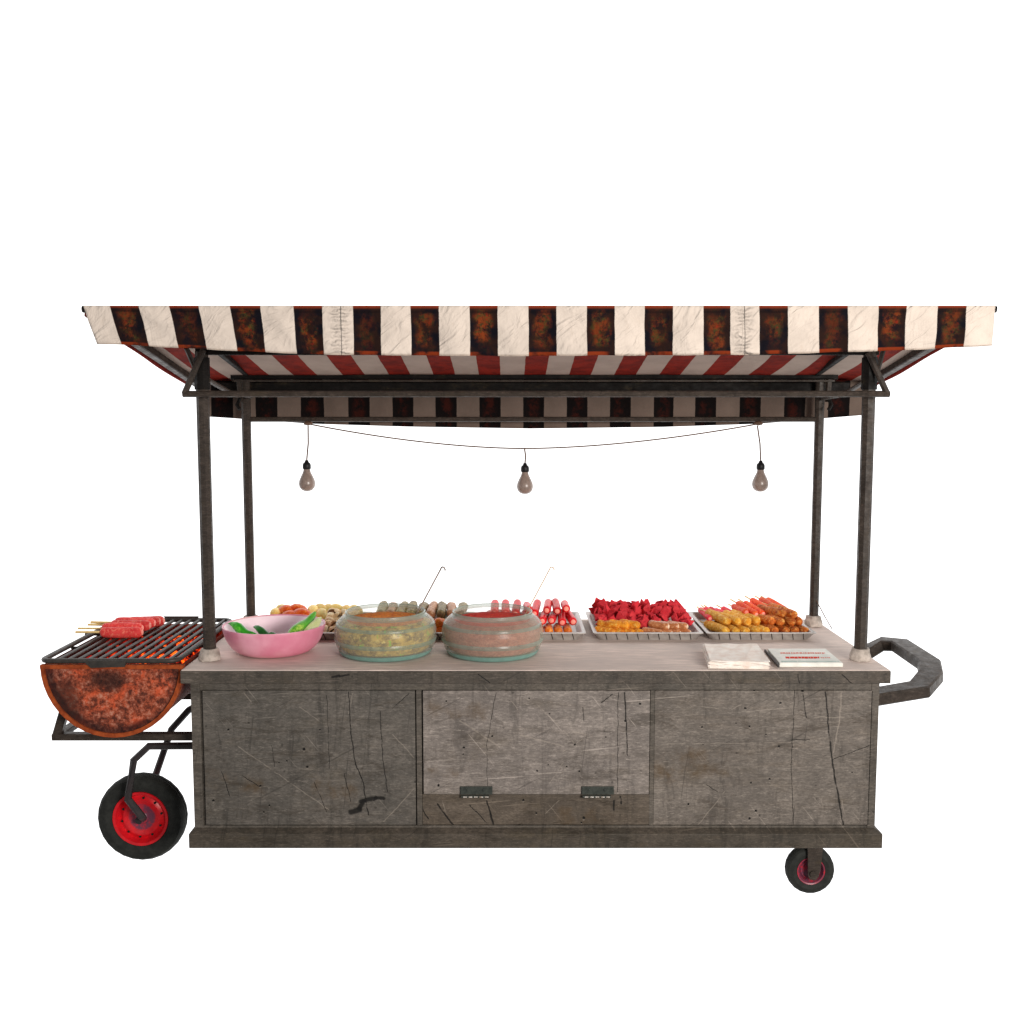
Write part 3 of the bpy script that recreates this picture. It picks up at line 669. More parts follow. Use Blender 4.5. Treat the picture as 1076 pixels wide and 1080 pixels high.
for y0, y1 in ((GY0-.001, GY0+.022), (GY1-.022, GY1+.001)):
    bm = bmesh.new(); bx(bm, (gx-gR-.004, y0, gz-.014), (gx+gR-.003, y1, gz+.002), .002); obj('top_edge', bm, M['rust_rim'], grill)
bm = bmesh.new(); bx(bm, (gx-.235, GY0+.03, gz-.13), (gx+.235, GY1-.03, gz-.115)); obj('ash_bed', bm, M['iron'], grill)
# grate: rounded frame, bars along the depth, cross rods, two grips
grx0, grx1, gry0, gry1 = -1.808, -1.285, 3.885, 4.675; gzz = gz+.016
grate = thing('grate', (gx, 4.28, gzz), None, None); grate.parent = grill; grate.location -= WL[grill]; WL[grate] = Vector((gx, 4.28, gzz))
bm = bmesh.new(); pts = []; rc = .035
for cx_, cy_, a0 in ((grx1-rc, gry1-rc, 0), (grx0+rc, gry1-rc, 90), (grx0+rc, gry0+rc, 180), (grx1-rc, gry0+rc, 270)):
    for k in range(5):
        a = math.radians(a0+k*22.5); pts.append((cx_+rc*math.cos(a), cy_+rc*math.sin(a), gzz))
tube(bm, pts, .0105, 8, closed=True); obj('grate_frame', bm, M['iron'], grate, 50)
bm = bmesh.new(); nb = 12; x0 = grx0+.062
for i in range(nb):
    x = x0+(grx1-.032-x0)*i/(nb-1)
    tube(bm, [(x, gry0, gzz), (x, gry1, gzz)], .0074, 8)
obj('grate_bars', bm, M['iron'], grate, 50)
bm = bmesh.new()
for y in (4.16, 4.42): tube(bm, [(grx0+(-.05 if y > 4.2 else .0), y, gzz-.012), (grx1, y, gzz-.012)], .006, 8)
obj('cross_rods', bm, M['iron'], grate, 50)
for y, xa, xb in ((gry0-.010, -1.64, -1.475), (gry1+.004, -1.60, -1.44)):
    bm = bmesh.new(); zt_ = gzz+(-.008 if y < 4 else .005)
    v = [(xa, zt_+.012), (xb, zt_+.012), (xb-.004, zt_-.012), (xa+.030, zt_-.016)]
    A = [bm.verts.new((x, y-.006, z)) for x, z in v]; B = [bm.verts.new((x, y+.006, z)) for x, z in v]
    bm.faces.new(A); bm.faces.new(B[::-1])
    for j in range(4): bm.faces.new((A[j], B[j], B[(j+1) % 4], A[(j+1) % 4]))
    obj('grip', bm, M['iron'], grate)

# glowing coals
t = NT('charcoal'); p = t.pos(); s_ = t.n('ShaderNodeSeparateXYZ'); t.l(p, s_.inputs[0])
hot = t.math('MULTIPLY', t.ramp(t.noise(p, 21, 5, .7), .44, .64), t.ramp(s_.outputs['X'], -1.76, -1.50, .30, 1))
ec = t.mix(t.ramp(hot, .3, .95), S(190, 22, 8), S(255, 96, 18))
t.bsdf(t.mix(t.ramp(t.noise(p, 50, 4), .4, .7), S(30, 24, 24), S(80, 44, 40)), .9, 0, .1, t.bump(t.noise(p, 60, 4), .6, .004), **{'Emission Color': ec, 'Emission Strength': t.math('MULTIPLY', hot, 2.4)})
M['coal'] = t.m
bm = bmesh.new()
for i in range(190):
    c = Vector((random.uniform(gx-.225, gx+.235), random.uniform(GY0+.06, GY1-.06), gz-.062+random.uniform(-.025, .030)))
    g = bmesh.ops.create_icosphere(bm, subdivisions=1, radius=random.uniform(.022, .036))
    for v in g['verts']: v.co = v.co*random.uniform(.75, 1.15)+c
o = obj('charcoal', bm, M['coal']); tag(o, 'bed of black coals glowing orange under the grill grate', 'charcoal', kind='stuff')

# ------------------------------------------------------------------ food helpers
def food_mat(name, c1, c2, c3=None, scale=40, rough=.4, spec=.5, bump=.4, dist=.003, spots=None, sat=0, scale2=90):
    t = NT(name); p = t.pos(obj=True); oi = t.n('ShaderNodeObjectInfo').outputs['Random']
    p = t.vm('ADD', p, t.vm('SCALE', (3.1, 5.3, 7.7), oi))
    n = t.noise(p, scale, 5, .65); n2 = t.noise(p, scale2, 4, .7)
    c = t.mix(t.ramp(n, .35, .65), c1, c2)
    if c3: c = t.mix(t.ramp(n2, .5, .68), c, c3)
    hs = t.n('ShaderNodeHueSaturation'); t.l(c, hs.inputs['Color']); t.l(t.math('ADD', .85, t.math('MULTIPLY', oi, .3)), hs.inputs['Value'])
    t.bsdf(hs.outputs[0], rough, 0, spec, t.bump(n2, bump, dist)); return t.m
M['sausage_red'] = food_mat('red_sausage_skin', S(228, 26, 36), S(200, 14, 28), S(240, 60, 60), 26, .35, .15)
M['sausage_pink'] = food_mat('pink_sausage_skin', S(238, 66, 78), S(220, 44, 62), S(250, 104, 104), 26, .5, .08)
M['sausage_orange'] = food_mat('orange_sausage_skin', S(240, 130, 40), S(222, 96, 28), S(252, 176, 80), 30, .35, .25)
M['sausage_salmon'] = food_mat('salmon_sausage_skin', S(244, 92, 44), S(224, 60, 34), S(252, 140, 70), 30, .5, .08)
M['sausage_brown'] = food_mat('brown_sausage_skin', S(202, 130, 82), S(172, 100, 58), S(230, 170, 120), 30, .35)
M['sausage_grill'] = food_mat('grilled_pink_sausage', S(226, 76, 72), S(206, 54, 56), S(240, 128, 108), 26, .5, .12)
M['end_pink'] = food_mat('light_pink_end', S(252, 168, 150), S(244, 140, 126), None, 50, .5, .2)
M['end_pale'] = food_mat('pale_cut_end', S(248, 226, 196), S(236, 196, 160), None, 50, .5)
M['kebab_yellow'] = food_mat('yellow_fried_coating', S(240, 178, 66), S(216, 140, 40), S(252, 216, 124), 45, .6, .15, .8, .006, scale2=75)
M['kebab_orange'] = food_mat('orange_fried_coating', S(224, 122, 48), S(160, 72, 28), S(248, 184, 100), 45, .6, .15, .8, .006, scale2=75)
M['kebab_olive'] = food_mat('olive_brown_coating', S(150, 138, 92), S(104, 84, 56), S(190, 160, 110), 50, .5, .4, .8, .006)
M['kebab_tan'] = food_mat('tan_coating', S(196, 140, 100), S(150, 96, 66), S(226, 190, 150), 50, .5, .4, .8, .006)
M['red_matte'] = food_mat('matte_red_dough', S(218, 68, 74), S(204, 52, 62), S(160, 32, 44), 14, .9, .03, .1, .002, scale2=30)
M['nugget'] = food_mat('golden_fried_crust', S(240, 158, 44), S(206, 110, 26), S(250, 204, 100), 40, .6, .15, .9, .006)
M['mushroom'] = food_mat('pale_mushroom', S(255, 236, 200), S(240, 204, 150), S(176, 124, 76), 22, .6, .2, .3, .002, scale2=34)
M['gill'] = food_mat('brown_mushroom_gill', S(120, 84, 52), S(90, 60, 36), None, 60, .7, .2)
M['onion'] = food_mat('yellow_onion', S(252, 224, 140), S(240, 190, 96), S(236, 238, 170), 20, .4, .4, .2, .002)
M['carrot'] = food_mat('orange_tomato', S(240, 104, 24), S(216, 70, 18), S(250, 160, 60), 24, .35, .4, .2, .002)
M['pepper'] = food_mat('green_pepper_skin', S(46, 150, 30), S(24, 104, 22), S(90, 190, 50), 14, .28, .5, .15, .002, scale2=24)
M['pepper_dark'] = food_mat('dark_green_pepper_skin', S(30, 116, 34), S(20, 80, 26), S(60, 150, 50), 14, .3, .5, .15, .002, scale2=24)
M['lime'] = food_mat('lime_green_skin', S(110, 190, 50), S(70, 160, 36), S(190, 220, 96), 10, .35, .4, .15, .002, scale2=16)
M['flesh'] = food_mat('pale_cucumber_flesh', S(232, 234, 164), S(216, 224, 140), S(246, 244, 200), 30, .5, .3, .2, .002)

def capsule(bm, L, r, n=14, bend=0, lump=0, taper=0, mi_end=None, seed=0):
    """sausage along local -Y (front) to +Y, centred at the origin"""
    prof = []; k = 5
    for i in range(k+1): a = PI/2*i/k; prof.append((r*math.sin(a), -L/2+r-r*math.cos(a)))
    seg_ = 8
    for i in range(1, seg_): prof.append((r, -L/2+r+(L-2*r)*i/seg_))
    for i in range(k+1):
        a = PI/2*i/k; rr = r*math.cos(a) if not taper else r*(1-i/k)**.8; prof.append((rr if i < k else 0, L/2-r*(1+taper)+r*(1+taper)*(math.sin(a) if not taper else i/k)))
    nb0 = len(bm.verts); lathe(bm, prof, (0, 0, 0), n, 'Y'); bm.verts.ensure_lookup_table()
    for v in bm.verts[nb0:]:
        v.co.z += bend*(1-(2*v.co.y/L)**2)
        if lump:
            d = noise.noise(Vector((v.co.x*38+seed, v.co.y*30, v.co.z*38)))*lump; q = Vector((v.co.x, 0, v.co.z))
            if q.length > 1e-4: v.co += q.normalized()*d
    if mi_end is not None:
        for f in bm.faces:
            if f.calc_center_median().y < -L/2+r*.13: f.material_index = mi_end
def food(name, build, mats, label, cat, group, stick=None, smooth=60, bodyname='body'):
    """prototype food thing: with a stick it is an Empty > body, skewer; without, one mesh"""
    bm = bmesh.new(); build(bm)
    if stick is None:
        o = obj(name, bm, mats, None, smooth, local=True); return tag(o, label, cat, group)
    r = bpy.data.objects.new(name, None); COL.objects.link(r); r.empty_display_size = .02; WL[r] = Vector(); tag(r, label, cat, group)
    obj(bodyname, bm, mats, r, smooth, local=True)
    bm = bmesh.new(); tube(bm, [(0, stick[0], 0), (0, stick[1], 0)], .0050 if name == 'grilled_sausage' else .0034, 6); obj('skewer', bm, M['skewer'], r, 60, local=True)
    return r
class Proto:
    def __init__(s, make): s.make = make; s.o = None
    def put(s, loc, rot=(0, 0, 0), label=None, sc=1):
        if s.o is None: s.o = s.make(); o = s.o
        else: o = copy_tree(s.o)
        o.location = loc; o.rotation_euler = rot; o.scale = (sc,)*3
        if label: o['label'] = label
        return o
ORD = ['first', 'second', 'third', 'fourth', 'fifth', 'sixth', 'seventh', 'eighth', 'ninth', 'tenth', 'eleventh', 'twelfth', 'thirteenth', 'fourteenth']
J = lambda a: random.uniform(-a, a)

# sausages on the grate
L = .178
pr = Proto(lambda: food('grilled_sausage', lambda bm: capsule(bm, L, .0225, 18, .004, .003, 0, 1), [M['sausage_grill'], M['end_pink']], None, 'sausage', 'skewered sausages on the grill grate', (L/2-.01, L/2+.10)))
for i, (y, dz, xx) in enumerate(((4.27, 0, .002), (4.312, .006, -.010), (4.354, .012, .010), (4.397, .012, .012), (4.44, .007, .018), (4.485, .0, .022))):
    lab = ('pinkish red skewered sausage on the grill grate, ' if i == 0 else 'red skewered sausage on the grill grate, ') + (['nearest the front of the bunch', 'second from the front', 'third from the front', 'fourth from the front', 'fifth from the front', 'farthest back in the bunch'][i])
    pr.put((-1.642+xx, y, gzz+.0085+.0225+dz), (J(.05), J(3), PI/2+J(.13)), lab)
    # the prototype's front (-Y) end turns to face +X

# ------------------------------------------------------------------ pink bowl
BC = Vector((-.971, 4.165, ZT)); 
t = NT('pink_glazed_bowl'); p = t.pos(obj=True); s_ = t.n('ShaderNodeSeparateXYZ'); t.l(p, s_.inputs[0])
c = t.mix(t.ramp(t.noise(p, 5, 4, .6), .35, .65), S(240, 172, 190), S(222, 134, 158))
c = t.mix(t.ramp(t.noise(t.vm('ADD', p, (.3, .1, .7)), 4, 3), .48, .7, 0, .6), c, S(246, 220, 206))
t.bsdf(c, .42, 0, .4, t.bump(t.noise(p, 12, 3), .1, .002)); M['pink'] = t.m
M['pink_in'] = plain('pale_pink_inner_glaze', S(252, 232, 238), .4, .4, c2=S(244, 214, 226), scale=6, bump=.05)
bm = bmesh.new()
lathe(bm, [(0, .0), (.110, .0), (.132, .002), (.152, .010), (.172, .027), (.188, .050), (.199, .075), (.206, .100), (.2085, .112)], BC, 64)
lathe(bm, [(.2085, .112), (.2075, .1155), (.203, .1155), (.200, .111)], BC, 64)
lathe(bm, [(.200, .111), (.193, .084), (.182, .058), (.166, .036), (.146, .019), (.12, .010), (0, .008)], BC, 64, mi=1)
bmesh.ops.remove_doubles(bm, verts=bm.verts, dist=.0002)
tag(obj('pink_bowl', bm, [M['pink'], M['pink_in']], None, 60), 'shallow pink bowl with green vegetables near the left front post', 'bowl')
def pepper(bm, a, b, r, n=14, prof=None):
    a, b = Vector(a), Vector(b); pts = []; rr = []
    prof = prof or [.05, .45, .8, 1, 1, .92, .8, .62, .4, .06]
    for i, k in enumerate(prof): pts.append(a.lerp(b, i/(len(prof)-1))+Vector((0, 0, .006*math.sin(i*.9)))); rr.append(r*k)
    tube(bm, pts, rr, n)
    return bm
def veg(name, a, b, r, mat, label, cat, prof=None):
    bm = bmesh.new(); pepper(bm, a, b, r, 14, prof)
    for v in bm.verts: v.co += noise.noise_vector(v.co*30)*.0035
    return tag(obj(name, bm, M[mat], None, 60), label, cat, 'green vegetables in the pink bowl')
veg('green_pepper', P(240.5, 657.5, 4.14), P(274, 673, 4.08), .019, 'pepper', 'bright green pepper leaning on the left wall of the pink bowl', 'pepper')
veg('green_pepper', P(267, 661, 4.16), P(290, 673, 4.09), .015, 'pepper_dark', 'dark green pepper in the pink bowl beside the leftmost bright pepper', 'pepper')
veg('green_pepper', P(282, 669, 4.10), P(300, 671.5, 4.10), .010, 'pepper_dark', 'small dark green pepper tip just showing over the bowl rim', 'pepper')
veg('lime_green_pepper', P(305, 672, 4.07), P(333, 647, 4.23), .021, 'lime', 'long lime green pepper standing over the right rim of the pink bowl', 'pepper', [.5, .9, 1, 1, 1, .95, .8, .6, .3])
# cut cucumber wedge with pale face
bm = bmesh.new(); a, b = P(322, 672, 4.06), P(336, 652, 4.17); d = (b-a); m = 9; rows = []
for i in range(m):
    f = i/(m-1); c_ = a.lerp(b, f); r = .030*math.sin(PI*(.12+.80*f))**.6
    rows.append([bm.verts.new(c_+Vector((r*math.cos(q), .02*math.sin(q) if q > 0 and q < PI else -.004, r*.25*math.cos(q)))) for q in [PI*k/6 for k in range(7)]])
for A, B in zip(rows, rows[1:]):
    for j in range(6): bm.faces.new((A[j], A[j+1], B[j+1], B[j])).material_index = 1
    bm.faces.new((A[6], A[0], B[0], B[6])).material_index = 0
bm.faces.new(rows[0]); bm.faces.new(rows[-1][::-1])
tag(obj('cucumber_wedge', bm, [M['flesh'], M['lime']], None, 40), 'pale cut cucumber wedge at the right wall of the pink bowl', 'cucumber', 'green vegetables in the pink bowl')

# ------------------------------------------------------------------ glass pots
def glass_mat(name, col, f, rough=.25):
    t = NT(name); p = t.pos(obj=True)
    c = t.mix(t.ramp(t.noise(p, 26, 5, .7), .3, .7), col, tuple(x*.8 for x in col[:3])+(1,))
    b = t.bsdf(c, rough, 0, .35, t.bump(t.noise(p, 18, 4), .25, .004)); tr = t.n('ShaderNodeBsdfTransparent'); tr.inputs[0].default_value = (.97, .99, .985, 1)
    ms = t.n('ShaderNodeMixShader')
    lw = t.n('ShaderNodeLayerWeight'); lw.inputs['Blend'].default_value = .35
    t.l(t.math('ADD', f, t.math('MULTIPLY', lw.outputs['Facing'], .40), clamp=True), ms.inputs[0]); t.l(tr.outputs[0], ms.inputs[1]); t.l(b.outputs[0], ms.inputs[2]); t.l(ms.outputs[0], t.out.inputs['Surface'])
    return t.m
M['glass'] = glass_mat('cloudy_glass', S(196, 194, 176), .26); M['glass_band'] = glass_mat('teal_glass_ridge', S(156, 172, 158), .50)
M['glass_base'] = glass_mat('thick_teal_glass_base', S(124, 162, 152), .80)
def soup_mat(name, a, b, c3, c4, sc=24):
    t = NT(name); p = t.pos(obj=True); n = t.noise(t.vm('MULTIPLY', p, (1, 1, 1.6)), sc, 6, .75); n2 = t.noise(p, sc*2.4, 5, .8)
    c = t.mix(t.ramp(n, .38, .62), a, b); c = t.mix(t.ramp(n2, .54, .64), c, c3); c = t.mix(t.ramp(t.noise(p, sc*1.7, 3, .6), .60, .68), c, c4)
    t.bsdf(c, .7, 0, .04, t.bump(n2, .5, .003)); return t.m
M['stew_side'] = soup_mat('mixed_vegetable_stew', S(214, 176, 84), S(122, 96, 50), S(240, 212, 120), S(150, 196, 60))
M['stew_top'] = soup_mat('orange_broth', S(226, 124, 24), S(180, 84, 14), S(240, 180, 70), S(126, 74, 20), 40)
M['salsa_side'] = soup_mat('brownish_red_sauce', S(190, 116, 98), S(150, 82, 72), S(206, 140, 116), S(176, 96, 82), 60)
M['salsa_top'] = soup_mat('red_sauce', S(214, 38, 16), S(184, 26, 12), S(226, 84, 44), S(156, 20, 12), 30)
def pot(cx, label, side, top, slabel, g):
    c = Vector((cx, 4.145, ZT))
    prof = [(0, .002, 2), (.170, .0005, 2), (.183, .004, 2), (.190, .014, 2), (.189, .022, 2), (.196, .028, 0), (.203, .046, 0), (.2045, .052, 1), (.2075, .056, 1), (.2090, .064, 1), (.2045, .069, 1), (.2065, .075, 0),
            (.208, .096, 0), (.206, .108, 0), (.202, .118, 1), (.203, .123, 1), (.198, .132, 1), (.190, .141, 0), (.180, .150, 0), (.171, .157, 1), (.165, .162, 1), (.162, .168, 1), (.164, .173, 1), (.161, .176, 1), (.156, .173, 1), (.154, .160, 0)]
    bm = bmesh.new()
    for A, B in zip(prof, prof[1:]): lathe(bm, [A[:2], B[:2]], c, 72, mi=max(A[2], B[2]) if A[2]*B[2] else 0)
    bmesh.ops.remove_doubles(bm, verts=bm.verts, dist=.0002)
    tag(obj('glass_pot', bm, [M['glass'], M['glass_band'], M['glass_base']], None, 70), label, 'glass bowl', 'ribbed glass bowls on the counter')
    bm = bmesh.new(); lathe(bm, [(0, .024), (.176, .024), (.184, .040), (.194, .062), (.198, .085), (.196, .108), (.188, .124), (.176, .134), (.156, .140)], c, 64)
    lathe(bm, [(.156, .140), (.10, .1405), (.04, .141), (0, .141)], c, 64, mi=1)
    bmesh.ops.remove_doubles(bm, verts=bm.verts, dist=.0002)
    tag(obj(*slabel[0:1], bm, [M[side], M[top]], None, 50), slabel[1], slabel[2])
pot(-.510, 'ribbed greenish glass bowl holding the orange stew, right of pink bowl', 'stew_side', 'stew_top', ('stew', 'mottled beige vegetable stew with orange broth inside left glass bowl', 'stew'), 0)
pot(-.072, 'ribbed glass bowl holding the pinkish red sauce, beside the trays', 'salsa_side', 'salsa_top', ('sauce', 'brownish pink sauce with red surface inside right glass bowl', 'sauce'), 0)
def ladle(px0, py0, px1, py1, hook, r, mat, label):
    a, b = P(px0, py0, 4.20), P(px1, py1, 4.26)
    root = thing('ladle', a, label, 'ladle', 'ladles in the glass bowls')
    a2 = a+(a-b).normalized()*.055
    hk = [b+Vector((math.sin(q)*.009, 0, .009*(1-math.cos(q))*.9-.000)) for q in (0.2,)]
    e = b; pts = [a2, e]
    for k in range(1, 7):
        q = math.radians(30+k*28); pts.append(e+Vector((.010-.010*math.cos(q)*1.0, 0, .012*math.sin(q)))) 
    bm = bmesh.new(); tube(bm, pts, r, 8); obj('handle', bm, M[mat], root, 60)
    bm = bmesh.new(); lathe(bm, [(0, -.022), (.014, -.019), (.022, -.010), (.025, 0), (.023, 0), (.020, -.009), (.012, -.016), (0, -.019)], a2, 18); obj('ladle_bowl', bm, M['ladle_steel'], root, 60)
M['ladle_steel'] = plain('ladle_steel', S(130, 112, 100), .3, .5, metal=.6, scale=60); M['ladle_brass'] = plain('pale_brass_ladle', S(206, 176, 136), .4, .5, c2=S(176, 140, 104), metal=.2, scale=60)
ladle(441, 645, 464.5, 601, 0, .0032, 'ladle_steel', 'dark thin ladle leaning right in the stew, hooked at its tip')
ladle(556, 645, 579.5, 601, 0, .0025, 'ladle_brass', 'pale thin ladle leaning right in the red sauce, hooked at its tip')

# ------------------------------------------------------------------ trays
TY0, TY1 = 4.352, 4.835
def rrect(w, d, r, z, k=4):
    out = []
    for sx_, sy_, a0 in ((1, 1, 0), (-1, 1, 90), (-1, -1, 180), (1, -1, 270)):
        for i in range(k+1):
            a = math.radians(a0+90*i/k); out.append(Vector((sx_*(w/2-r)+r*math.cos(a), sy_*(d/2-r)+r*math.sin(a), z)))
    return out
def tray_mesh():
    bm = bmesh.new(); W_, D_ = .476, TY1-TY0
    loops = [(.026, .0005, .03), (.023, .004, .03), (.008, .028, .02), (.004, .031, .014), (0, .033, .012), (0, .036, .012), (.004, .0375, .012), (.014, .0375, .012), (.018, .035, .014), (.030, .006, .028)]
    rows = [[bm.verts.new(v) for v in rrect(W_-2*i, D_-2*i, r, z)] for i, z, r in loops]
    for A, B in zip(rows, rows[1:]):
        for j in range(len(A)): bm.faces.new((A[j], A[(j+1) % len(A)], B[(j+1) % len(A)], B[j]))
    bm.faces.new(rows[0][::-1]); bm.faces.new(rows[-1])
    for i in range(9):
        x = -.182+i*.0455
        tube(bm, [(x+.005, -D_/2+.022, .004), (x-.002, -D_/2+.0075, .028), (x-.004, -D_/2-.0004, .0335)], .0019, 6, mi=1)
    return bm
tx = [-.893, -.400, .090, .597, 1.085]
labels = ['grey metal tray of mushrooms and orange wedges behind the pink bowl', 'grey metal tray of olive brown kebabs behind the two glass bowls', 'grey metal tray of red and orange sausages right of the glass bowls',
          'grey metal tray heaped with matte red pieces over orange and brown snacks', 'grey metal tray of pink sausages and yellow and orange skewers, rightmost']
tp = None
for x, lab in zip(tx, labels):
    if tp is None:
        tp = obj('food_tray', tray_mesh(), [M['tray'], M['tray_rib']], None, 35, local=True); tag(tp, lab, 'tray', 'metal food trays in a row at the back'); o = tp
    else: o = copy_tree(tp); o['label'] = lab
    o.location = (x, (TY0+TY1)/2, ZT)
ZI = ZT+.007

# rightmost tray
ky = Proto(lambda: food('yellow_skewer', lambda bm: capsule(bm, .20, .0195, 20, .002, .005), [M['kebab_yellow']], None, 'skewer', 'yellow skewers in the rightmost tray', (.09, .165)))
ko = Proto(lambda: food('orange_skewer', lambda bm: capsule(bm, .20, .0190, 20, .002, .0055, seed=9), [M['kebab_orange']], None, 'skewer', 'browned orange skewers in the rightmost tray', (.09, .165)))
kp = Proto(lambda: food('pink_sausage', lambda bm: capsule(bm, .20, .0145, 14, .002, .001, 0, 1), [M['sausage_pink'], M['end_pink']], None, 'sausage', 'pink sausages in the rightmost tray', (.09, .165)))
ks = Proto(lambda: food('salmon_sausage', lambda bm: capsule(bm, .19, .0150, 14, .002, .001, 0, 1), [M['sausage_salmon'], M['end_pink']], None, 'sausage', 'salmon orange sausages in the rightmost tray', (.09, .165)))
for i in range(9):
    x = .922+.0435*i; q = ky if i < 5 else ko
    q.put((x, 4.412+.098, ZI+.022), (.03+J(.02), J(3), .30+J(.06)), f"{'yellow' if i < 5 else 'browned orange'} skewer, {ORD[i if i<5 else i-5]} from left, bottom row, rightmost tray")
for i, (x, yf) in enumerate(((.935, 4.46), (.972, 4.445), (1.020, 4.45), (1.062, 4.47))): ky.put((x, yf+.1, ZI+.057), (.05, J(3), .36+J(.05)), f"yellow skewer on top of the yellow row, {ORD[i]} from left")
for i, (x, yf) in enumerate(((1.135, 4.45), (1.178, 4.44), (1.222, 4.445), (1.262, 4.46))): ko.put((x-.01, yf+.1, ZI+.056), (.05, J(3), .36+J(.05)), f"browned orange skewer in the upper layer, {ORD[i]} from left, rightmost tray")
for i in range(2): ko.put((1.175+.05*i, 4.56, ZI+.088), (.06, J(3), .36), f"browned orange skewer on top of the orange heap, {['left', 'right'][i]} of two")
for i in range(9): kp.put((.900+.031*i, 4.565+.105, ZI+.050+J(.002)), (.10, J(3), .16+J(.04)), f"pink sausage at the back of rightmost tray, {ORD[i]} from left")
for i, (x, yf, z) in enumerate(((1.055, 4.55, .076), (1.085, 4.54, .080), (1.120, 4.55, .080), (1.155, 4.57, .090), (1.195, 4.59, .094), (1.235, 4.60, .088))): ks.put((x, yf+.10, ZI+z), (.10, J(3), .20+J(.05)), f"salmon orange sausage heaped on the rightmost tray, {ORD[i]} from left")

# tray of red pieces
def star(bm, s=1):
    random.seed(31+s); N_ = 5; top = bm.verts.new((0, 0, .020)); bot = bm.verts.new((0, 0, -.018)); ring = []
    for j in range(2*N_):
        a = PI*j/N_; r = .036*random.uniform(.9, 1.12) if j % 2 == 0 else .0265; z = random.uniform(-.004, .012) if j % 2 == 0 else random.uniform(-.006, .002)
        ring.append(bm.verts.new((r*math.cos(a), r*math.sin(a), z)))
    for j in range(2*N_):
        bm.faces.new((ring[j], ring[(j+1) % (2*N_)], top)); bm.faces.new((ring[(j+1) % (2*N_)], ring[j], bot))
st_ = [Proto(lambda k=k: food('red_snack', lambda bm: star(bm, k), [M['red_matte']], 'matte red star shaped piece in the heaped pile of the red tray', 'snack', 'matte red star shaped pieces heaped in the tray', None, 15)) for k in range(3)]
rs = random.Random(5); n_ = 0
for row, (y, z, cnt) in enumerate(((4.50, .040, 9), (4.56, .052, 9), (4.63, .058, 9), (4.70, .058, 9), (4.765, .050, 9), (4.60, .078, 8), (4.68, .083, 8), (4.745, .080, 9))):
    for i in range(cnt):
        x = tx[3]-.188+.376*(i+(.5 if cnt == 8 else 0))/8 + rs.uniform(-.006, .006)
        side = ['front', 'second', 'third', 'fourth', 'rear', 'upper front', 'upper middle', 'upper rear'][row]
        st_[(i+row) % 3].put((x, y+rs.uniform(-.008, .008), ZI+z+rs.uniform(-.005, .006)), (rs.uniform(.2, 1.5), rs.uniform(-.6, .6), rs.uniform(0, 6)), f"matte red star shaped piece, {ORD[i]} from left, {side} row of the heap", rs.uniform(.92, 1.12)); n_ += 1
nug = Proto(lambda: food('fried_nugget', lambda bm: capsule(bm, .110, .0175, 14, .002, .006, 0, None, 3), [M['nugget']], None, 'nugget', 'golden orange nuggets at the front of the red tray'))
for i, (x, y, z, r) in enumerate(((.415, 4.435, .019, .9), (.457, 4.435, .019, .8), (.498, 4.435, .019, .95), (.540, 4.435, .019, .8), (.432, 4.455, .046, 1.0), (.478, 4.45, .047, .9), (.524, 4.455, .046, 1.0))):
    nug.put((x, y, ZI+z), (0, J(3), r), f"golden nugget below the red heap, {ORD[i if i < 4 else i-4]} from left, {'lower' if i < 4 else 'upper'} layer")
brn = Proto(lambda: food('brown_sausage', lambda bm: capsule(bm, .105, .0165, 14, .002, .003, 0, 1), [M['sausage_brown'], M['end_pale']], None, 'sausage', 'small brown sausages at the front of the red tray'))
for i, (x, y, z) in enumerate(((.625, 4.435, .017), (.665, 4.435, .017), (.705, 4.435, .017), (.745, 4.435, .017), (.655, 4.45, .044), (.695, 4.45, .044), (.735, 4.445, .044))):
    brn.put((x, y, ZI+z), (0, J(3), .95+J(.1)), f"small brown sausage below the red heap, {ORD[i if i < 4 else i-4]} from left, {'lower' if i < 4 else 'upper'} layer")

# middle tray: red and orange sausages
so = Proto(lambda: food('orange_sausage', lambda bm: capsule(bm, .13, .0195, 16, .001, .002), [M['sausage_orange']], None, 'sausage', 'orange sausages at the front of the middle tray'))
for i in range(9): so.put((-.078+.0415*i, 4.412+.065, ZI+.0205), (.02, J(3), J(.04)), f"orange sausage at the middle tray's front edge, {ORD[8-i]} from right")
sr = Proto(lambda: food('red_sausage', lambda bm: capsule(bm, .22, .0185, 16, .001, .001, 1.6, 1), [M['sausage_red'], M['end_pink']], None, 'sausage', 'red pointed sausages in the middle tray'))  # lighter front cap is a painted highlight on the red skin
for i, x in enumerate((-.09, -.05, -.01, .03, .072, .113, .153, .193, .233, .27)): sr.put((x, 4.46+.11, ZI+.058), (.06, J(3), J(.05)), f"red pointed sausage, middle tray, lower layer, {ORD[9-i]} from right")
for i, x in enumerate((.172, .210, .252)): sr.put((x, 4.515+.11, ZI+.098), (.06, J(3), J(.03)), f"red pointed sausage on top of the middle tray, {['left', 'middle', 'right'][i]} one of three")
for i, x in enumerate((-.07, -.02, .03, .08, .12)): sr.put((x, 4.54+.10, ZI+.088), (.10, J(3), J(.12)), f"red pointed sausage behind the red sauce, upper layer, {ORD[i]} from left")

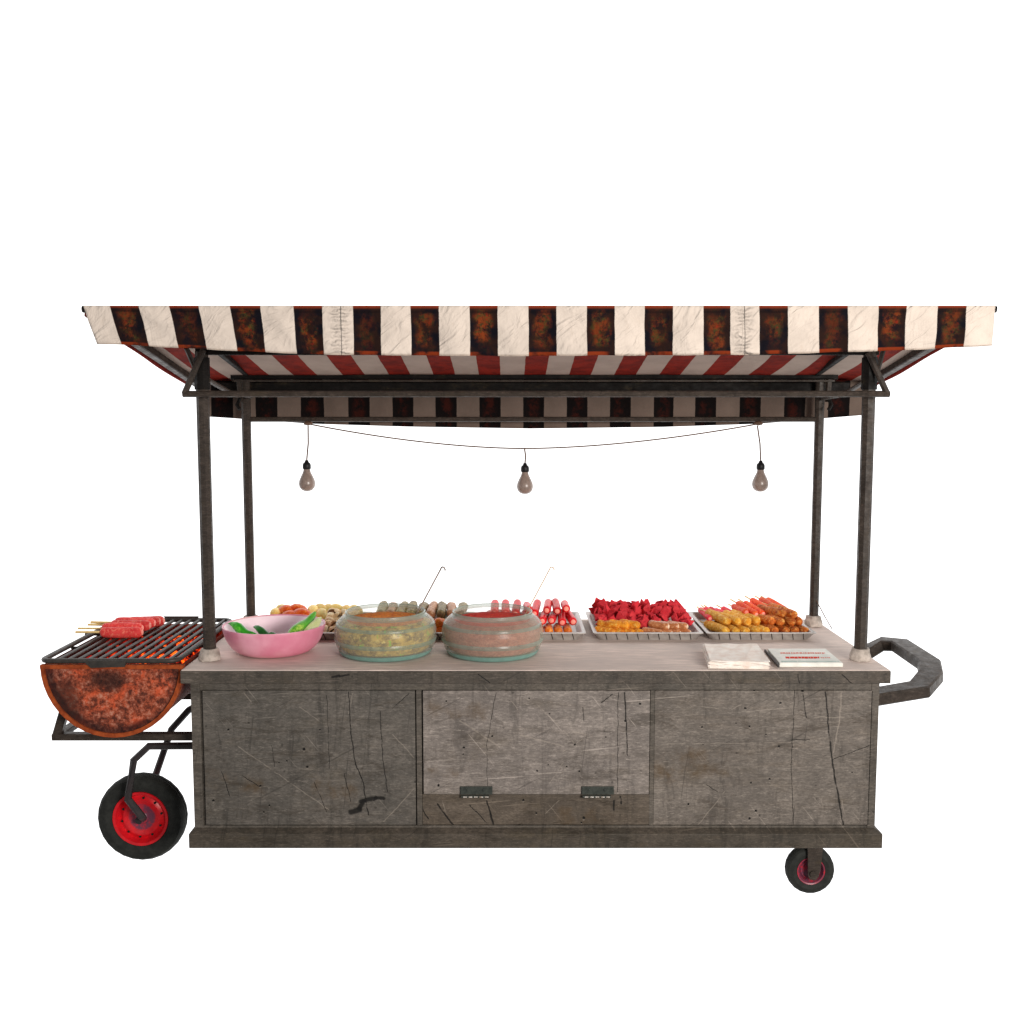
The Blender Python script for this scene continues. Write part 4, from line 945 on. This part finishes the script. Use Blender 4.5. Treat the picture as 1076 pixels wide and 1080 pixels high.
# tray behind the pots
kb = [Proto(lambda m=m: food('brown_skewer', lambda bm: capsule(bm, .23, .0215, 16, .001, .006), [M[m]], None, 'skewer', 'olive and tan skewers behind the glass bowls', (.10, .14))) for m in ('kebab_olive', 'kebab_tan')]
for i in range(9):
    kb[i in (1, 5, 7)].put((-.585+.0455*i, 4.52+.115, ZI+.076), (.04, J(3), J(.03)), f"{'tan' if i in (1, 5, 7) else 'olive brown'} skewer behind the glass bowls, upper layer, {ORD[i]} from left")
    if i < 8: kb[i % 2].put((-.56+.0455*i, 4.50+.115, ZI+.040), (.02, J(3), J(.03)), f"{'tan' if i % 2 else 'olive brown'} skewer behind the glass bowls, lower layer, {ORD[i]} from left")
no = Proto(lambda: food('orange_nugget', lambda bm: capsule(bm, .085, .021, 14, .002, .010, 0, None, 5), [M['sausage_orange']], None, 'nugget', 'orange nuggets at the front of the tray behind the glass bowls'))
for i in range(9): no.put((-.57+.0425*i, 4.445, ZI+.022), (.3, J(3), J(.1)), f"orange nugget behind the glass bowls, lower row, {ORD[i]} from left")
for i in range(4): no.put((-.35+.0425*i, 4.452, ZI+.055), (.3, J(3), J(.1)), f"orange nugget behind the glass bowls, upper row, {ORD[i]} from left")

# vegetable tray
def mush(bm):
    lathe(bm, [(0, .016), (.012, .015), (.021, .009), (.024, 0), (.021, -.005)], (0, 0, 0), 14)
    lathe(bm, [(.021, -.005), (.008, -.006)], (0, 0, 0), 14, mi=1)
    lathe(bm, [(.008, -.006), (.0075, -.018), (.009, -.026), (0, -.028)], (0, 0, 0), 14)
    bmesh.ops.remove_doubles(bm, verts=bm.verts, dist=.0002)
mp = Proto(lambda: food('mushroom', mush, [M['mushroom'], M['gill']], None, 'mushroom', 'pale mushrooms piled in the vegetable tray'))
rs = random.Random(11)
mpos = [(-.790+.028*rs.uniform(-1, 1)*0+.034*(i % 4), 4.415+.028*(i // 4), .028+.014*(i // 4)) for i in range(20)]
for i, (x, y, z) in enumerate(mpos):
    mp.put((x-.01+rs.uniform(-.008, .008), y+rs.uniform(-.006, .006), ZI+z+rs.uniform(-.004, .006)), (rs.uniform(-1.2, 1.2), rs.uniform(-1.2, 1.2), rs.uniform(0, 6)), f"pale mushroom right of the pink bowl, {ORD[i % 4]} from left, {ORD[i//4]} row from front")
def wedge(bm):
    lathe(bm, [(0, -.045), (.012, -.04), (.026, -.022), (.030, 0), (.026, .022), (.012, .04), (0, .045)], (0, 0, 0), 14, 'Y')
    for v in bm.verts: v.co.z = max(v.co.z, -.008); v.co += noise.noise_vector(v.co*30)*.003
cw = Proto(lambda: food('orange_wedge', wedge, [M['carrot']], None, 'vegetable wedge', 'orange vegetable wedges behind the pink bowl'))
ow = Proto(lambda: food('onion_wedge', wedge, [M['onion']], None, 'onion wedge', 'pale yellow onion wedges behind the pink bowl'))
for i, (x, y, z, r) in enumerate(((-1.02, 4.66, .064, 1.2), (-.975, 4.67, .068, 1.9), (-.94, 4.60, .060, 1.3), (-.99, 4.60, .050, 1.7))):
    cw.put((x, y, ZI+z), (.3, rs.uniform(-.4, .4), r), f"orange wedge piled behind the pink bowl, {['left rear', 'right rear', 'right front', 'left front'][i]} of four", 1.05)
for i, (x, y, z, r) in enumerate(((-1.085, 4.58, .03, .4), (-1.075, 4.66, .052, .5), (-1.055, 4.71, .060, .9), (-.905, 4.66, .066, .4), (-.875, 4.70, .066, 1.0), (-.86, 4.62, .058, .2), (-.84, 4.71, .062, .7), (-.80, 4.70, .066, 1.6), (-.755, 4.68, .062, .3), (-.715, 4.70, .060, .9))):
    ow.put((x, y, ZI+z), (.4, rs.uniform(-.5, .5), r), f"pale yellow onion wedge in the vegetable tray, {ORD[i]} from left", .9)
for i, (x, y) in enumerate(((-1.05, 4.50), (-1.02, 4.43), (-1.0, 4.50), (-.95, 4.44), (-.93, 4.50), (-.90, 4.56), (-.86, 4.52))):
    ow.put((x, y, ZI+.022), (.1, rs.uniform(-.5, .5), i), f"pale yellow onion wedge low behind the pink bowl, {ORD[i]} from left")

# ------------------------------------------------------------------ napkins and printed card
def PZ(px, py, z):
    d = P(px, py, 1)-Vector((0, 0, HC)); k = (z-HC)/d.z; return Vector((0, 0, HC))+d*k
rs = random.Random(3)
q = [PZ(742, 679.5, ZT+.028), PZ(797.5, 679.5, ZT+.028), PZ(811.5, 699, ZT+.026), PZ(748, 698, ZT+.026)]
bm = bmesh.new(); NL = 9; hgt = .030
for k in range(NL):
    z0 = ZT+.0006+hgt*k/NL; th = hgt/NL*.86; c_ = sum(q, Vector())/4
    dx, dy = rs.uniform(-.004, .004), rs.uniform(-.004, .003); n_ = 14
    outl = []
    for e in range(4):
        a, b = q[e], q[(e+1) % 4]
        for i in range(n_):
            p_ = a.lerp(b, i/n_); o_2 = (p_-c_).normalized()*rs.uniform(-.0015, .0015)
            outl.append(Vector((p_.x+dx+o_2.x, p_.y+dy+o_2.y, 0)))
    f = lambda p_: .0016*math.sin(p_.x*60+k*1.3)*(1 if k > 2 else 0)
    lo_ = [bm.verts.new((p_.x, p_.y, max(ZT+.0005, z0+f(p_)))) for p_ in outl]; hi_ = [bm.verts.new((p_.x, p_.y, z0+th+f(p_))) for p_ in outl]
    m_ = len(outl)
    for i in range(m_): bm.faces.new((lo_[i], lo_[(i+1) % m_], hi_[(i+1) % m_], hi_[i]))
    bm.faces.new(hi_); bm.faces.new(lo_[::-1])
tag(obj('napkin_stack', bm, M['paper'], None, False), 'crumpled stack of cream paper napkins on the counter front', 'napkins')
zc_ = ZT+.016
card = thing('printed_box', PZ(850, 694, ZT), 'flat white paper packet printed in red, right of the napkins', 'paper packet')
q = [PZ(809.5, 684, zc_), PZ(871, 684, zc_), PZ(889.5, 699.3, zc_), PZ(822.5, 699.3, zc_)]
bm = bmesh.new(); rows = [[bm.verts.new((p_.x, p_.y, z)) for p_ in q] for z in (ZT+.0005, zc_)]
for j in range(4): bm.faces.new((rows[0][j], rows[0][(j+1) % 4], rows[1][(j+1) % 4], rows[1][j]))
bm.faces.new(rows[1]); bm.faces.new(rows[0][::-1]); bmesh.ops.bevel(bm, geom=list(bm.edges), offset=.0015, segments=2, affect='EDGES')
M['packet'] = plain('white_packet', S(240, 238, 230), .6, .2, c2=S(214, 216, 208), scale=18, bump=.1)
obj('packet_body', bm, M['packet'], card)
bm = bmesh.new()
a = [PZ(807.5, 686.5, ZT+.010), PZ(821.8, 702.5, ZT+.010)]
tube(bm, [a[0]+Vector((-.002, 0, 0)), a[1]+Vector((-.002, 0, 0))], 0, flat=(.006, .012)); M['edge_shadow'] = plain('painted_edge_shadow', S(70, 66, 66), .6, .2)
obj('shadow_strip', bm, M['edge_shadow'], card)  # dark strip standing in for the shadow along the packet's left side
M['red_ink'] = plain('red_ink', S(226, 62, 40), .7, .1, var=.1); M['pink_ink'] = plain('faded_red_ink', S(232, 132, 116), .7, .1, var=.1); M['teal_ink'] = plain('pale_teal_ink', S(176, 206, 198), .7, .1, var=.1)
def ink(name, px0, px1, py0, py1, mat, words, gap=1.2, tick=True, rr=random.Random(8)):
    bm = bmesh.new(); x = px0
    while x < px1:
        wd = rr.uniform(*words); xe = min(px1, x+wd)
        z = zc_+.0006; c4 = [PZ(a_, b_, z) for a_, b_ in ((x, py0+rr.uniform(0, .25)), (xe, py0+rr.uniform(0, .25)), (xe+.5, py1-rr.uniform(0, .25)), (x+.5, py1-rr.uniform(0, .25)))]
        bm.faces.new([bm.verts.new(v) for v in c4]); x = xe+gap*rr.uniform(.5, 1.3)
    o = obj(name, bm, M[mat], card); return o
ink('printed_line', 823, 870, 688.0, 689.5, 'pink_ink', (1.2, 3.2), .8)
ink('printed_title', 828.5, 864, 692.4, 694.6, 'red_ink', (1.8, 4.5), .5)
ink('printed_line', 865.5, 876, 693.0, 694.2, 'pink_ink', (1, 2), .8)
ink('printed_band', 824, 885, 696.9, 697.9, 'teal_ink', (14, 24), .6)
